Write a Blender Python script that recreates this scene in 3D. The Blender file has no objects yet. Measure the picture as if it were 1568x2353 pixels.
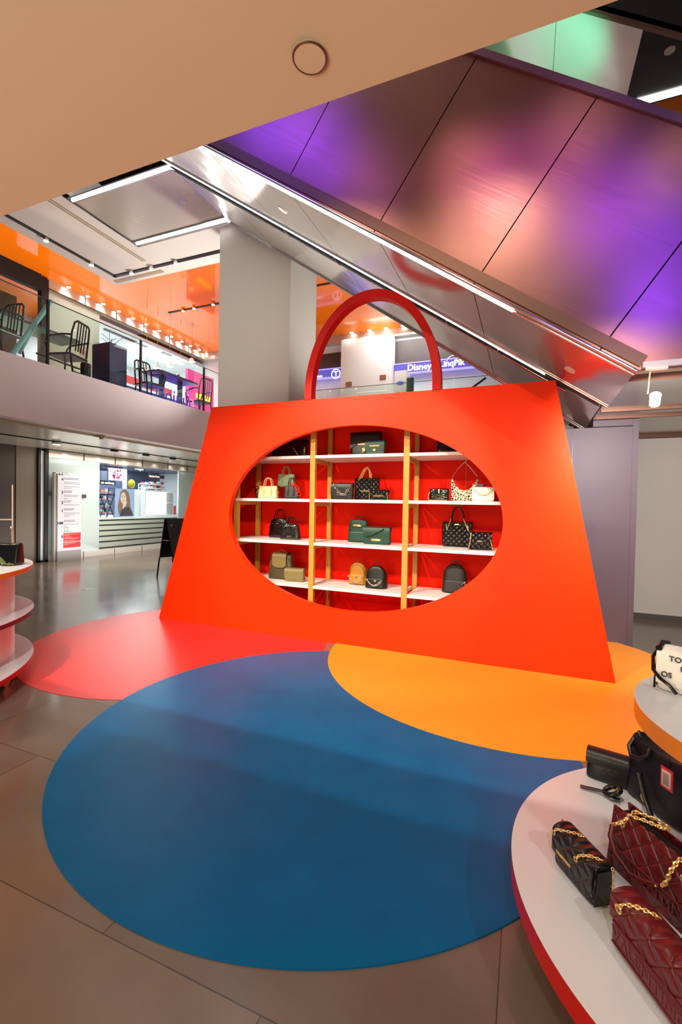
import bpy, bmesh, math, random
from math import sin, cos, pi, sqrt, radians, atan2
from mathutils import Vector, Matrix
random.seed(4)
SC = bpy.context.scene
COL = SC.collection
# ------------------------------------------------------------------ camera
H = 1.6; F = 1040.0; YAW, PIT, ROL = 0.38893966, -0.01804986, 0.01774681
FW = Vector((-sin(YAW)*cos(PIT), cos(YAW)*cos(PIT), sin(PIT)))
_r = Vector((cos(YAW), sin(YAW), 0)); _u = _r.cross(FW)
RT = _r*cos(ROL)+_u*sin(ROL); UP = -_r*sin(ROL)+_u*cos(ROL)
CP = Vector((0, 0, H))
cam = bpy.data.cameras.new('camera'); camo = bpy.data.objects.new('camera', cam); COL.objects.link(camo)
cam.sensor_fit = 'VERTICAL'; cam.sensor_height = 36; cam.sensor_width = 24; cam.lens = F/2353*36
cam.clip_start = .05; cam.clip_end = 200
camo.matrix_world = Matrix(((RT.x, UP.x, -FW.x, 0), (RT.y, UP.y, -FW.y, 0), (RT.z, UP.z, -FW.z, H), (0, 0, 0, 1)))
SC.camera = camo
SC.view_settings.view_transform = 'Standard'; SC.view_settings.look = 'None'
SC.view_settings.gamma = 1; SC.view_settings.use_curve_mapping = False
SC.view_settings.exposure = 0.0
# ------------------------------------------------------------------ world and lights
w = bpy.data.worlds.new('world'); SC.world = w; w.use_nodes = True
w.node_tree.nodes['Background'].inputs[0].default_value = (.80, .76, .78, 1)
w.node_tree.nodes['Background'].inputs[1].default_value = .16


def light(kind, loc, target, energy, color=(1, 1, 1), size=.2, spot=60, blend=.5):
    l = bpy.data.lights.new(kind.lower()+'_light', kind); l.energy = energy; l.color = color
    if kind == 'AREA': l.size = size
    else: l.shadow_soft_size = size
    if kind == 'SPOT': l.spot_size = radians(spot); l.spot_blend = blend
    o = bpy.data.objects.new(l.name, l); COL.objects.link(o); o.location = loc
    d = Vector(target)-Vector(loc); o.rotation_euler = d.to_track_quat('-Z', 'Y').to_euler()
    return o


WARM = (1, .86, .70); WHITE = (1, .95, .90); COOL = (.88, .94, 1); VIO = (.13, .03, 1)
# general light of the atrium, from high above the void
light('AREA', (-3, 3.0, 9.6), (-3, 3.6, 0), 160, (1, .93, .88), 4)
# unseen spots placed above the low ceiling edge, aimed at the red bag
light('SPOT', (-5.1, 1.0, 3.9), (-3.7, 4.74, .9), 330, WARM, .05, 46, .9)
light('SPOT', (-0.4, .9, 3.6), (-1.9, 4.9, 1.3), 430, WARM, .03, 44, .35)
light('SPOT', (.9, 1.0, 3.5), (.35, 4.7, 1.2), 230, WARM, .04, 44, .9)
light('SPOT', (-3.3, 1.0, 3.7), (-1.7, 5.2, .9), 430, WARM, .03, 50, .4)
# unseen spots added to light the floor discs and the tables
light('SPOT', (-2.6, -.8, 2.8), (-1.6, 1.2, 0), 165, WARM, .08, 95, .7)
light('SPOT', (.3, -.9, 2.8), (.75, 1.9, .3), 80, (.96, .97, 1), .05, 80, .6)
light('SPOT', (1.6, -.2, 2.8), (.9, 3.6, .2), 90, WARM, .05, 80, .6)
light('SPOT', (-5.2, .4, 2.8), (-4.4, 2.2, .5), 120, (1, .88, .55), .05, 80, .6)
light('SPOT', (-2.4, 1.2, 2.8), (-3.7, 2.3, .5), 130, WHITE, .04, 60, .6)
# unseen area lamp added below to brighten the low beige ceiling
light('AREA', (-1.6, -2.4, .5), (-1.2, 0.2, 2.9), 175, (1, .86, .62), 2.4)
# unseen coloured spots added to draw violet patches and highlights on the escalator cladding
for _l in (
        ((-4.16, 1.1, 7.77), (-2.44, 3.75, 5.22), 1500, (.10,.03,1), 0.25, 16),
        ((-3.20, 1.1, 7.19), (-1.88, 3.75, 4.87), 1500, (.14,.04,1), 0.25, 16),
        ((-2.26, 1.1, 6.32), (-1.32, 3.75, 4.37), 200, (.55,.25,1), 0.15, 12),
        ((-0.94, 1.1, 6.20), (-0.55, 3.75, 4.29), 210, (1,.55,.66), 0.12, 10),
        ((-0.48, 1.1, 5.79), (-0.28, 3.75, 4.06), 350, (.60,.18,.9), 0.20, 16),
        ((0.31, 1.1, 5.82), (0.18, 3.75, 4.07), 300, (.45,.12,.9), 0.25, 18),
        ((0.85, 1.1, 5.16), (0.50, 3.75, 3.68), 1000, (.16,.04,1), 0.25, 18),
        ((1.40, 1.1, 4.73), (0.82, 3.75, 3.44), 900, (.10,.03,1), 0.25, 16),
        ((1.48, 1.1, 5.57), (0.87, 3.75, 3.93), 130, (1,.75,.6), 0.10, 10),
        ((1.33, 1.1, 3.98), (0.78, 3.75, 2.99), 1500, (.10,.03,1), 0.20, 12),
        ((0.49, 1.1, 6.31), (0.29, 3.75, 4.36), 110, (1,.75,.6), 0.12, 10),
        ): light('SPOT', _l[0], _l[1], _l[2]*.13, _l[3], _l[4], _l[5]*1.5, 1)
light('SPOT', (-1.2, 1.1, 3.5), (-.6, 3.75, 4.6), 110, (1, .26, .18), .4, 60, 1)
light('SPOT', (-5.2, 4.7, 4.9), (-5.3, 5.5, 6.47), 30, VIO, .1, 70, 1)
# high spots behind the low ceiling edge; the edge throws the long shadow bands over the floor circles
light('SPOT', (-3.2, -.05, 6.5), (-1.6, 3.8, 0), 1300, WARM, .05, 60, .6)
light('SPOT', (-.4, .45, 6.3), (-.6, 3.9, 0), 500, WARM, .05, 60, .6)
# unseen spot added to throw white light up at the polished escalator underside
light('SPOT', (-3.2, 5.9, 3.1), (-3.0, 4.6, 5.0), 360, WHITE, .4, 100, 1)
# unseen green spot added to tint the upper escalator underside
light('SPOT', (.3, 4.9, 5.4), (.2, 5.9, 6.95), 800, (.06, 1, .5), .1, 44, .9)
# unseen lamps added to brighten the walkways, column, shops and far hall
light('AREA', (-9.6, 9.5, 6.9), (-9.6, 9.5, 0), 70, COOL, 3)
light('AREA', (-3.5, 12.6, 6.9), (-3.5, 12.8, 0), 130, COOL, 2.4)
light('AREA', (-9.4, 9.6, 2.8), (-9.4, 9.6, 0), 135, WHITE, 3)
light('AREA', (-9.2, 8.5, .3), (-9.6, 8.5, 2.86), 75, WHITE, 3)
light('SPOT', (-4.9, 9.5, 3.0), (-7.5, 6.5, 6.47), 900, WHITE, .1, 90, 1)
for _y in (5.5, 8.8, 11.6): light('SPOT', (-9.9, _y, 3.9), (-10, _y, 7.15), 170, WARM, .1, 140, 1)
light('SPOT', (-4, 10.8, 3.2), (-4, 10.5, 7.15), 260, WARM, .1, 110, 1)
light('AREA', (-12.9, 11.2, 6.6), (-12.9, 11.2, 0), 190, COOL, 2.2)
light('SPOT', (-9.3, 8.8, 2.83), (-9.3, 8.8, 0), 260, WHITE, .15, 100, .9)
light('AREA', (-12.7, 11.4, 2.6), (-12.7, 11.4, 0), 110, COOL, 2)
light('SPOT', (-4.4, 1.1, 3.8), (-4.9, 6.7, 4.6), 380, WHITE, .2, 40, 1)
light('SPOT', (-1.0, 8.8, 3.3), (-3.73, 7.2, 5.2), 380, WHITE, .2, 60, 1)
light('SPOT', (.83, 3.88, 2.36), (1.9, 7.75, 1.0), 300, WHITE, .03, 130, .8)  # light of the hanging track lamp at the right


# ------------------------------------------------------------------ pixel helpers (photo frame 1568 x 2353)
def ray(x, y): return RT*((x-784)/F)-UP*((y-1176.5)/F)+FW
def PX(x, y, k): d = ray(x, y); return CP+d*(k/d.x)
def PY(x, y, k): d = ray(x, y); return CP+d*(k/d.y)
def PZ(x, y, k=0): d = ray(x, y); return CP+d*((k-H)/d.z)


# ------------------------------------------------------------------ materials
def srgb(c): return tuple(((v/255+.055)/1.055)**2.4 if v/255 > .04045 else v/255/12.92 for v in c)+(1,)


MATS = {}


def mat(name, color, rough=.5, metal=0, spec=.5, emit=None, es=0, bump=None, coat=0, vary=None):
    if name in MATS: return MATS[name]
    m = bpy.data.materials.new(name); m.use_nodes = True; nt = m.node_tree; b = nt.nodes['Principled BSDF']
    c = color if len(color) == 4 else srgb(color)
    b.inputs['Base Color'].default_value = c; b.inputs['Roughness'].default_value = rough
    b.inputs['Metallic'].default_value = metal; b.inputs['Specular IOR Level'].default_value = spec
    b.inputs['Coat Weight'].default_value = coat
    if emit:
        b.inputs['Emission Color'].default_value = emit if len(emit) == 4 else srgb(emit); b.inputs['Emission Strength'].default_value = es
    tc = nt.nodes.new('ShaderNodeTexCoord')
    if vary:
        sc, amt = vary
        n = nt.nodes.new('ShaderNodeTexNoise'); n.inputs['Scale'].default_value = sc; n.inputs['Detail'].default_value = 5
        nt.links.new(tc.outputs['Object'], n.inputs['Vector'])
        r = nt.nodes.new('ShaderNodeMix'); r.data_type = 'RGBA'
        r.inputs[6].default_value = tuple(v*(1-amt) for v in c[:3])+(1,); r.inputs[7].default_value = tuple(min(1, v*(1+amt)) for v in c[:3])+(1,)
        nt.links.new(n.outputs['Fac'], r.inputs[0]); nt.links.new(r.outputs[2], b.inputs['Base Color'])
    if bump:
        sc, st = bump
        n = nt.nodes.new('ShaderNodeTexNoise'); n.inputs['Scale'].default_value = sc; n.inputs['Detail'].default_value = 3
        nt.links.new(tc.outputs['Object'], n.inputs['Vector'])
        bp = nt.nodes.new('ShaderNodeBump'); bp.inputs['Strength'].default_value = st; bp.inputs['Distance'].default_value = .01
        nt.links.new(n.outputs['Fac'], bp.inputs['Height']); nt.links.new(bp.outputs['Normal'], b.inputs['Normal'])
    MATS[name] = m; return m


def math_node(nt, op, a, b=None):
    n = nt.nodes.new('ShaderNodeMath'); n.operation = op
    for i, v in enumerate((a, b)):
        if v is None: continue
        if isinstance(v, (int, float)): n.inputs[i].default_value = v
        else: nt.links.new(v, n.inputs[i])
    return n.outputs[0]


def quilt_mat(name, color, cell=.03, rough=.4, strength=.8, depth=.006):
    m = mat(name, color, rough); nt = m.node_tree; b = nt.nodes['Principled BSDF']
    tc = nt.nodes.new('ShaderNodeTexCoord'); s = nt.nodes.new('ShaderNodeSeparateXYZ'); nt.links.new(tc.outputs['Object'], s.inputs[0])
    p = math_node(nt, 'ADD', s.outputs[0], s.outputs[2]); q = math_node(nt, 'SUBTRACT', s.outputs[0], s.outputs[2])
    k = pi/cell/1.414
    a1 = math_node(nt, 'ABSOLUTE', math_node(nt, 'SINE', math_node(nt, 'MULTIPLY', p, k)))
    a2 = math_node(nt, 'ABSOLUTE', math_node(nt, 'SINE', math_node(nt, 'MULTIPLY', q, k)))
    h = math_node(nt, 'POWER', math_node(nt, 'MINIMUM', a1, a2), .45)
    bp = nt.nodes.new('ShaderNodeBump'); bp.inputs['Strength'].default_value = strength; bp.inputs['Distance'].default_value = depth
    nt.links.new(h, bp.inputs['Height']); nt.links.new(bp.outputs['Normal'], b.inputs['Normal']); return m


def croc_mat(name, color, rough=.18, scale=45):
    m = mat(name, color, rough, spec=.7); nt = m.node_tree; b = nt.nodes['Principled BSDF']
    tc = nt.nodes.new('ShaderNodeTexCoord'); mp = nt.nodes.new('ShaderNodeMapping'); mp.inputs['Scale'].default_value = (scale*.6, scale*.6, scale*1.6)
    nt.links.new(tc.outputs['Object'], mp.inputs[0]); v = nt.nodes.new('ShaderNodeTexVoronoi'); v.feature = 'DISTANCE_TO_EDGE'; v.inputs['Scale'].default_value = 1
    nt.links.new(mp.outputs[0], v.inputs['Vector'])
    bp = nt.nodes.new('ShaderNodeBump'); bp.inputs['Strength'].default_value = .7; bp.inputs['Distance'].default_value = .004
    nt.links.new(math_node(nt, 'MINIMUM', v.outputs['Distance'], .2), bp.inputs['Height']); nt.links.new(bp.outputs['Normal'], b.inputs['Normal']); return m


def glass_mat(name, tint=(.9, .98, .95, 1), refl=.08):
    m = bpy.data.materials.new(name); m.use_nodes = True; nt = m.node_tree; nt.nodes.clear()
    o = nt.nodes.new('ShaderNodeOutputMaterial'); t = nt.nodes.new('ShaderNodeBsdfTransparent'); g = nt.nodes.new('ShaderNodeBsdfGlossy'); mx = nt.nodes.new('ShaderNodeMixShader')
    t.inputs[0].default_value = tint; g.inputs['Roughness'].default_value = .02; g.inputs[0].default_value = (1, 1, 1, 1)
    lw = nt.nodes.new('ShaderNodeLayerWeight'); lw.inputs[0].default_value = .12
    f = math_node(nt, 'ADD', math_node(nt, 'MULTIPLY', lw.outputs['Fresnel'], .7), refl*.3)
    nt.links.new(f, mx.inputs[0]); nt.links.new(t.outputs[0], mx.inputs[1]); nt.links.new(g.outputs[0], mx.inputs[2]); nt.links.new(mx.outputs[0], o.inputs[0])
    MATS[name] = m; return m


def brushed(name, color, rough, metal, scale=(2, 2, 260), ripple=0.0, aniso=0.0, vary=.0, rot=0):
    m = mat(name, color, rough, metal); nt = m.node_tree; b = nt.nodes['Principled BSDF']
    tc = nt.nodes.new('ShaderNodeTexCoord'); mp = nt.nodes.new('ShaderNodeMapping'); mp.inputs['Scale'].default_value = scale
    r = nt.nodes.new('ShaderNodeMapping'); r.inputs['Rotation'].default_value = (0, rot, 0)
    nt.links.new(tc.outputs['Object'], r.inputs[0]); nt.links.new(r.outputs[0], mp.inputs[0])
    n = nt.nodes.new('ShaderNodeTexNoise'); n.inputs['Scale'].default_value = 1; n.inputs['Detail'].default_value = 4; nt.links.new(mp.outputs[0], n.inputs['Vector'])
    rr = nt.nodes.new('ShaderNodeMapRange'); rr.inputs['To Min'].default_value = rough*.75; rr.inputs['To Max'].default_value = rough*1.3
    nt.links.new(n.outputs['Fac'], rr.inputs[0]); nt.links.new(rr.outputs[0], b.inputs['Roughness'])
    if ripple:
        n2 = nt.nodes.new('ShaderNodeTexNoise'); n2.inputs['Scale'].default_value = 1.3; n2.inputs['Detail'].default_value = 1; nt.links.new(tc.outputs['Object'], n2.inputs['Vector'])
        bp = nt.nodes.new('ShaderNodeBump'); bp.inputs['Strength'].default_value = 1; bp.inputs['Distance'].default_value = ripple
        nt.links.new(n2.outputs['Fac'], bp.inputs['Height']); nt.links.new(bp.outputs['Normal'], b.inputs['Normal'])
    return m


M = {}
M['red'] = mat('red_lacquer_board', (1.0, .036, .001, 1), .42, spec=.18, bump=(6, .02))
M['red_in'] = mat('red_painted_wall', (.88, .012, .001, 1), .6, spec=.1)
M['handle'] = mat('red_handle_lacquer', (.62, .008, .002, 1), .4, spec=.2)  # bag red darkened: the handle's weaker lighting is put into its colour
M['shelf'] = mat('white_laminate', (235, 230, 226), .35)
M['pine'] = mat('pine_wood', (205, 150, 60), .5, vary=(9, .12))
M['vinyl_red'] = mat('red_vinyl', (222, 52, 46), .33, spec=.35, vary=(3, .06), bump=(50, .05))
M['vinyl_blue'] = mat('blue_vinyl', (0, 90, 142), .3, spec=.07, vary=(5, .18), bump=(50, .05))
M['vinyl_orange'] = mat('orange_vinyl', (250, 150, 40), .36, spec=.3, vary=(3, .04), bump=(50, .05))
M['beige'] = mat('beige_plaster', (224, 202, 170), .8, vary=(1.2, .04))
M['white'] = mat('white_plaster', (226, 220, 212), .75)
M['parapet'] = mat('greyish_white_plaster', (205, 195, 195), .7)
M['tan'] = mat('tan_trim', (170, 150, 125), .5)
M['column'] = mat('column_plaster', (205, 200, 190), .7)
M['orange'] = mat('orange_stretch_ceiling', (1, .22, .002, 1), .06, spec=.5)
M['darkwall'] = mat('aubergine_panel', (98, 84, 96), .5, metal=.1)
M['beigewall'] = mat('warm_grey_wall', (200, 194, 186), .5)
M['steel_side'] = brushed('brushed_steel_side', (140, 94, 80), .34, .74, scale=(3, 3, 240), rot=radians(-34.5), ripple=.012)
M['steel_under'] = brushed('polished_steel_underside', (226, 224, 220), .13, .82, scale=(1.5, 150, 1.5), ripple=.014)
M['steel_low'] = brushed('polished_steel_ceiling', (165, 158, 152), .16, .85, scale=(1.5, 150, 1.5))
M['steel_dark'] = brushed('dark_steel_landing', (120, 120, 122), .2, 1, scale=(1.5, 100, 1.5))
M['steel_panel'] = brushed('satin_steel_panel', (208, 200, 184), .24, .45, scale=(1.5, 60, 1.5))
M['chrome'] = mat('chrome', (225, 225, 225), .12, 1)
M['bronze_strip'] = mat('bronze_edge_strip', (110, 76, 60), .5, .5)
M['tube'] = mat('light_tube', (255, 255, 255), .4, emit=(1, .97, .93, 1), es=5)
M['lamp'] = mat('lamp_glow', (255, 255, 255), .4, emit=(1, .98, .95, 1), es=18)
M['black'] = mat('black_metal', (14, 14, 15), .4)
M['darkgap'] = mat('dark_void', (22, 18, 20), .8)
M['gold'] = mat('gold_metal', (250, 214, 140), .22, .72)
M['silver'] = mat('silver_metal', (222, 215, 205), .2, 1)
M['blk_leather'] = mat('black_leather', (11, 10, 11), .38, bump=(120, .15))
M['blk_gloss'] = mat('black_gloss_leather', (12, 11, 13), .2, bump=(60, .1))
M['blk_quilt'] = quilt_mat('black_quilted_leather', (12, 11, 12), .044, .26, 1, .014)
M['blk_quilt_l'] = quilt_mat('black_large_quilted_leather', (20, 15, 19), .045, .34, 1, .008)
M['red_quilt'] = quilt_mat('burgundy_quilted_leather', (92, 12, 17), .052, .36, 1, .009)
M['burg'] = mat('burgundy_leather', (88, 11, 16), .38, bump=(90, .08))
M['croc'] = croc_mat('black_croc_leather', (10, 9, 9), .12, 32)
M['croc_brown'] = croc_mat('silver_black_croc_leather', (26, 24, 21), .12, 32)
M['green'] = mat('dark_green_leather', (16, 62, 48), .42, bump=(90, .1))
M['sage'] = mat('sage_leather', (128, 146, 106), .45)
M['cream'] = mat('cream_leather', (214, 190, 140), .45)
M['creamw'] = mat('ivory_leather', (232, 226, 214), .4)
M['olive'] = mat('olive_leather', (124, 112, 66), .38)
M['olive_d'] = mat('dark_olive_leather', (74, 62, 38), .45)
M['mustard'] = mat('mustard_leather', (192, 128, 26), .42)
M['grey_mono'] = mat('charcoal_printed_leather', (32, 30, 30), .45, vary=(60, .5))
M['charcoal'] = mat('charcoal_leather', (26, 26, 27), .45)
M['redplastic'] = mat('red_plastic', (225, 20, 10), .3)
M['glass'] = glass_mat('clear_glass', (.90, .97, .94, 1))
M['glass2'] = glass_mat('shop_glass', (.94, .98, .97, 1), .04)
M['frost'] = mat('back_painted_glass', (226, 226, 226), .12, coat=.3)
M['frost2'] = mat('beige_back_painted_glass', (196, 188, 168), .16)
M['orange_edge'] = mat('orange_lacquer', (.62, .17, .008, 1), .35)
M['red_edge'] = mat('red_edge_lacquer', (.42, .006, .003, 1), .35)
M['purple_edge'] = mat('aubergine_edge', (62, 34, 58), .35)
M['table_white'] = mat('table_white_laminate', (212, 216, 218), .28)
M['navy'] = mat('navy_lacquer', (42, 52, 92), .4)
M['chairblack'] = mat('dark_navy_aluminium', (14, 18, 30), .3, .2)
M['brown_dark'] = mat('dark_stone', (66, 54, 48), .35, vary=(2, .15))
M['brown_mid'] = mat('brown_stone', (112, 98, 82), .35, vary=(2, .1))
M['interior'] = mat('white_shop_interior', (238, 240, 240), .6)
M['plant'] = mat('plant_green', (46, 96, 40), .5)
M['text_dark'] = mat('dark_lettering', (40, 38, 44), .5)
M['text_grey'] = mat('grey_lettering', (120, 118, 122), .5)
M['text_red'] = mat('red_lettering', (205, 40, 45), .5)
M['sign_red'] = mat('red_print', (214, 32, 38), .4)
M['text_white'] = mat('white_lettering', (250, 250, 250), .4, emit=(1, 1, 1, 1), es=1.5)
M['cyan'] = mat('pale_cyan_lacquer', (150, 200, 205), .3)


# ------------------------------------------------------------------ object helpers
def finish(name, me, m, parent=None, world=False, smooth=False, kind=None):
    o = bpy.data.objects.new(name, me); COL.objects.link(o)
    for x in (m if isinstance(m, (list, tuple)) else [m]): me.materials.append(x)
    if smooth:
        me.polygons.foreach_set('use_smooth', [True]*len(me.polygons)); me.update()
        try: me.set_sharp_from_angle(angle=radians(42))
        except Exception: pass
    if parent is not None:
        o.parent = parent
        if world: o.matrix_parent_inverse = Matrix.Translation(-parent.location)
    if kind: o['kind'] = kind
    return o


def BM(): return bmesh.new()


def obj(name, bm, m, parent=None, world=True, smooth=False, kind=None, norm=True):
    if norm: bmesh.ops.recalc_face_normals(bm, faces=bm.faces)
    me = bpy.data.meshes.new(name); bm.to_mesh(me); bm.free()
    if parent is None and kind != 'structure' or (parent is None and kind == 'structure'):
        pass
    return finish(name, me, m, parent, world, smooth, kind)


def tag(o, label, cat, group=None, kind=None):
    o['label'] = label; o['category'] = cat
    if group: o['group'] = group
    if kind: o['kind'] = kind
    return o


def thing(name, label, cat, loc=(0, 0, 0), rot=0, group=None):
    o = bpy.data.objects.new(name, None); COL.objects.link(o); o.location = loc; o.rotation_euler = (0, 0, rot); o.empty_display_size = .1
    return tag(o, label, cat, group)


def struct(name, bm, m, smooth=False): return obj(name, bm, m, kind='structure', smooth=smooth)


def box(bm, a, b, bev=0):
    a, b = Vector(a), Vector(b)
    lo = Vector([min(a[i], b[i]) for i in range(3)]); hi = Vector([max(a[i], b[i]) for i in range(3)])
    r = bmesh.ops.create_cube(bm, size=1, matrix=Matrix.Translation((lo+hi)/2) @ Matrix.Diagonal((*(hi-lo), 1)))
    if bev:
        es = list({e for v in r['verts'] for e in v.link_edges}); bmesh.ops.bevel(bm, geom=es, offset=bev, segments=2, affect='EDGES', profile=.5)
    return bm


def quad(bm, pts):
    return bm.faces.new([bm.verts.new(p) for p in pts])


def prism(bm, pts, vec):
    """closed polygon pts swept by vec"""
    vec = Vector(vec); a = [bm.verts.new(p) for p in pts]; b = [bm.verts.new(Vector(p)+vec) for p in pts]; n = len(pts)
    bm.faces.new(a); bm.faces.new(b[::-1])
    for i in range(n): bm.faces.new((a[i], a[(i+1) % n], b[(i+1) % n], b[i]))
    return bm


def tube(bm, pts, r, seg=8, closed=False, flat=1.0):
    pts = [Vector(p) for p in pts]; n = len(pts); rings = []; up = None
    for i, p in enumerate(pts):
        if closed: t = pts[(i+1) % n]-pts[i-1]
        else: t = pts[min(i+1, n-1)]-pts[max(i-1, 0)]
        t.normalize()
        if up is None: up = t.orthogonal().normalized() if abs(t.z) > .9 else Vector((0, 0, 1))
        s = t.cross(up)
        if s.length < 1e-6: s = t.orthogonal()
        s.normalize(); up = s.cross(t).normalized()
        rr = r[i] if isinstance(r, (list, tuple)) else r
        rings.append([bm.verts.new(p+s*cos(2*pi*k/seg)*rr+up*sin(2*pi*k/seg)*rr*flat) for k in range(seg)])
    m = n if closed else n-1
    for i in range(m):
        A, B = rings[i], rings[(i+1) % n]
        for k in range(seg): bm.faces.new((A[k], A[(k+1) % seg], B[(k+1) % seg], B[k]))
    if not closed: bm.faces.new(rings[0][::-1]); bm.faces.new(rings[-1])
    return bm


def cyl(bm, c, r, z0, z1, seg=48, r2=None, bev=0):
    r2 = r if r2 is None else r2
    a = [bm.verts.new((c[0]+r*cos(2*pi*k/seg), c[1]+r*sin(2*pi*k/seg), z0)) for k in range(seg)]
    b = [bm.verts.new((c[0]+r2*cos(2*pi*k/seg), c[1]+r2*sin(2*pi*k/seg), z1)) for k in range(seg)]
    bm.faces.new(a[::-1]); bm.faces.new(b)
    for k in range(seg): bm.faces.new((a[k], a[(k+1) % seg], b[(k+1) % seg], b[k]))
    return bm


def disc_at(bm, c, r, nrm, th=.01, seg=24):
    """short cylinder at c, axis nrm"""
    nrm = Vector(nrm).normalized(); q = nrm.to_track_quat('Z', 'Y').to_matrix().to_4x4()
    bmesh.ops.create_cone(bm, cap_ends=True, segments=seg, radius1=r, radius2=r, depth=th, matrix=Matrix.Translation(Vector(c)) @ q)
    return bm


def sphere(bm, c, r, sc=(1, 1, 1), seg=12):
    bmesh.ops.create_uvsphere(bm, u_segments=seg, v_segments=seg//2+2, radius=r, matrix=Matrix.Translation(Vector(c)) @ Matrix.Diagonal((*sc, 1))); return bm


def resample(pts, step):
    pts = [Vector(p) for p in pts]; out = [pts[0].copy()]; need = step
    for i in range(len(pts)-1):
        a, b = pts[i], pts[i+1]; L = (b-a).length; pos = 0
        while L-pos >= need: pos += need; out.append(a.lerp(b, pos/L)); need = step
        need -= (L-pos)
    return out


def chain(bm, pts, link, r, ratio=.62, seg=10, sides=5):
    P = resample(pts, link*.72)
    for i in range(len(P)-1):
        c = (P[i]+P[i+1])/2; t = (P[i+1]-P[i]).normalized(); a = t.orthogonal().normalized(); b = t.cross(a)
        if i % 2: a, b = b, a
        ring = [c+t*cos(2*pi*k/seg)*link*.5+a*sin(2*pi*k/seg)*link*.5*ratio for k in range(seg)]
        tube(bm, ring, r, sides, closed=True)
    return bm


def arch(x0, x1, z0, zt, y, n=16, p=2.2):
    """arch of points from (x0,z0) up to zt and back down"""
    c, a = (x0+x1)/2, (x1-x0)/2
    return [Vector((c-a*cos(pi*k/n)*1, y, z0+(zt-z0)*(sin(pi*k/n) ** (2/p)))) for k in range(n+1)]


def catenary(a, b, sag, n=14):
    a, b = Vector(a), Vector(b); return [a.lerp(b, k/n)-Vector((0, 0, 4*sag*(k/n)*(1-k/n))) for k in range(n+1)]


def text(name, s, size, m, parent=None, loc=(0, 0, 0), rot=(pi/2, 0, 0), extrude=.002, world=True, bold=0, align='LEFT', sx=1):
    c = bpy.data.curves.new(name, 'FONT'); c.body = s; c.size = size; c.extrude = extrude; c.offset = bold; c.align_x = align; c.resolution_u = 3
    t = bpy.data.objects.new(name+'_tmp', c); COL.objects.link(t)
    me = bpy.data.meshes.new_from_object(t); bpy.data.objects.remove(t)
    me.transform((Matrix.Translation(Vector(loc)) @ (rot if isinstance(rot, Matrix) else Matrix.Rotation(rot[2], 4, 'Z') @ Matrix.Rotation(rot[1], 4, 'Y') @ Matrix.Rotation(rot[0], 4, 'X')) @ Matrix.Diagonal((sx, 1, 1, 1))))
    me.materials.clear(); return finish(name, me, m, parent, world)


def copy_tree(o, parent=None):
    c = o.copy(); COL.objects.link(c)
    if parent: c.parent = parent
    for ch in list(o.children): copy_tree(ch, c)
    return c


RX = Matrix.Rotation(pi/2, 4, 'Z') @ Matrix.Rotation(pi/2, 4, 'X')   # text on a wall that faces +x

# ================================================================== STRUCTURE
# floor with large tiles
fm = mat('stone_floor_tiles', (112, 98, 86), .2); nt = fm.node_tree; b = nt.nodes['Principled BSDF']
tc = nt.nodes.new('ShaderNodeTexCoord'); mp = nt.nodes.new('ShaderNodeMapping'); mp.inputs['Location'].default_value = (.73+.68*20, -1.195+.68*20, 0)
nt.links.new(tc.outputs['Object'], mp.inputs[0])
br = nt.nodes.new('ShaderNodeTexBrick'); br.offset = .5; br.inputs['Scale'].default_value = 1; br.inputs['Brick Width'].default_value = .68*2; br.inputs['Row Height'].default_value = .68
br.inputs['Mortar Size'].default_value = .0025; br.inputs['Color1'].default_value = srgb((118, 102, 88)); br.inputs['Color2'].default_value = srgb((100, 86, 75)); br.inputs['Mortar'].default_value = srgb((66, 56, 50))
nt.links.new(mp.outputs[0], br.inputs[0])
nn = nt.nodes.new('ShaderNodeTexNoise'); nn.inputs['Scale'].default_value = 2.2; nn.inputs['Detail'].default_value = 8; nt.links.new(tc.outputs['Object'], nn.inputs['Vector'])
mr = nt.nodes.new('ShaderNodeMapRange'); mr.inputs['From Min'].default_value = .3; mr.inputs['From Max'].default_value = .7; mr.inputs['To Min'].default_value = .84; mr.inputs['To Max'].default_value = 1.12; nt.links.new(nn.outputs['Fac'], mr.inputs[0])
vm = nt.nodes.new('ShaderNodeVectorMath'); vm.operation = 'SCALE'; nt.links.new(br.outputs['Color'], vm.inputs[0]); nt.links.new(mr.outputs[0], vm.inputs['Scale']); nt.links.new(vm.outputs[0], b.inputs['Base Color'])
mr2 = nt.nodes.new('ShaderNodeMapRange'); mr2.inputs['To Min'].default_value = .10; mr2.inputs['To Max'].default_value = .24; nt.links.new(nn.outputs['Fac'], mr2.inputs[0]); nt.links.new(mr2.outputs[0], b.inputs['Roughness'])
bm = BM(); box(bm, (-16, -5, -.1), (6, 16, 0)); struct('floor', bm, fm)

# low ceiling slab above the camera
YB = 1.353
bm = BM(); box(bm, (-16, -5, 2.9), (6, YB, 3.15)); struct('ceiling', bm, M['beige'])
# smoke-detector cover on it
t = thing('ceiling_cover', 'round beige blanking plate on the low beige ceiling overhead', 'cover', PZ(712, 129, 2.9))
c = PZ(712, 129, 2.9)
bm = BM(); cyl(bm, (c.x, c.y), .046, 2.892, 2.90, 40); obj('plate', bm, M['beige'], t)
bm = BM(); tube(bm, [(c.x+.048*cos(a*pi/20), c.y+.048*sin(a*pi/20), 2.893) for a in range(40)], .0028, 6, True); obj('rim', bm, M['bronze_strip'], t, smooth=True)

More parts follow.
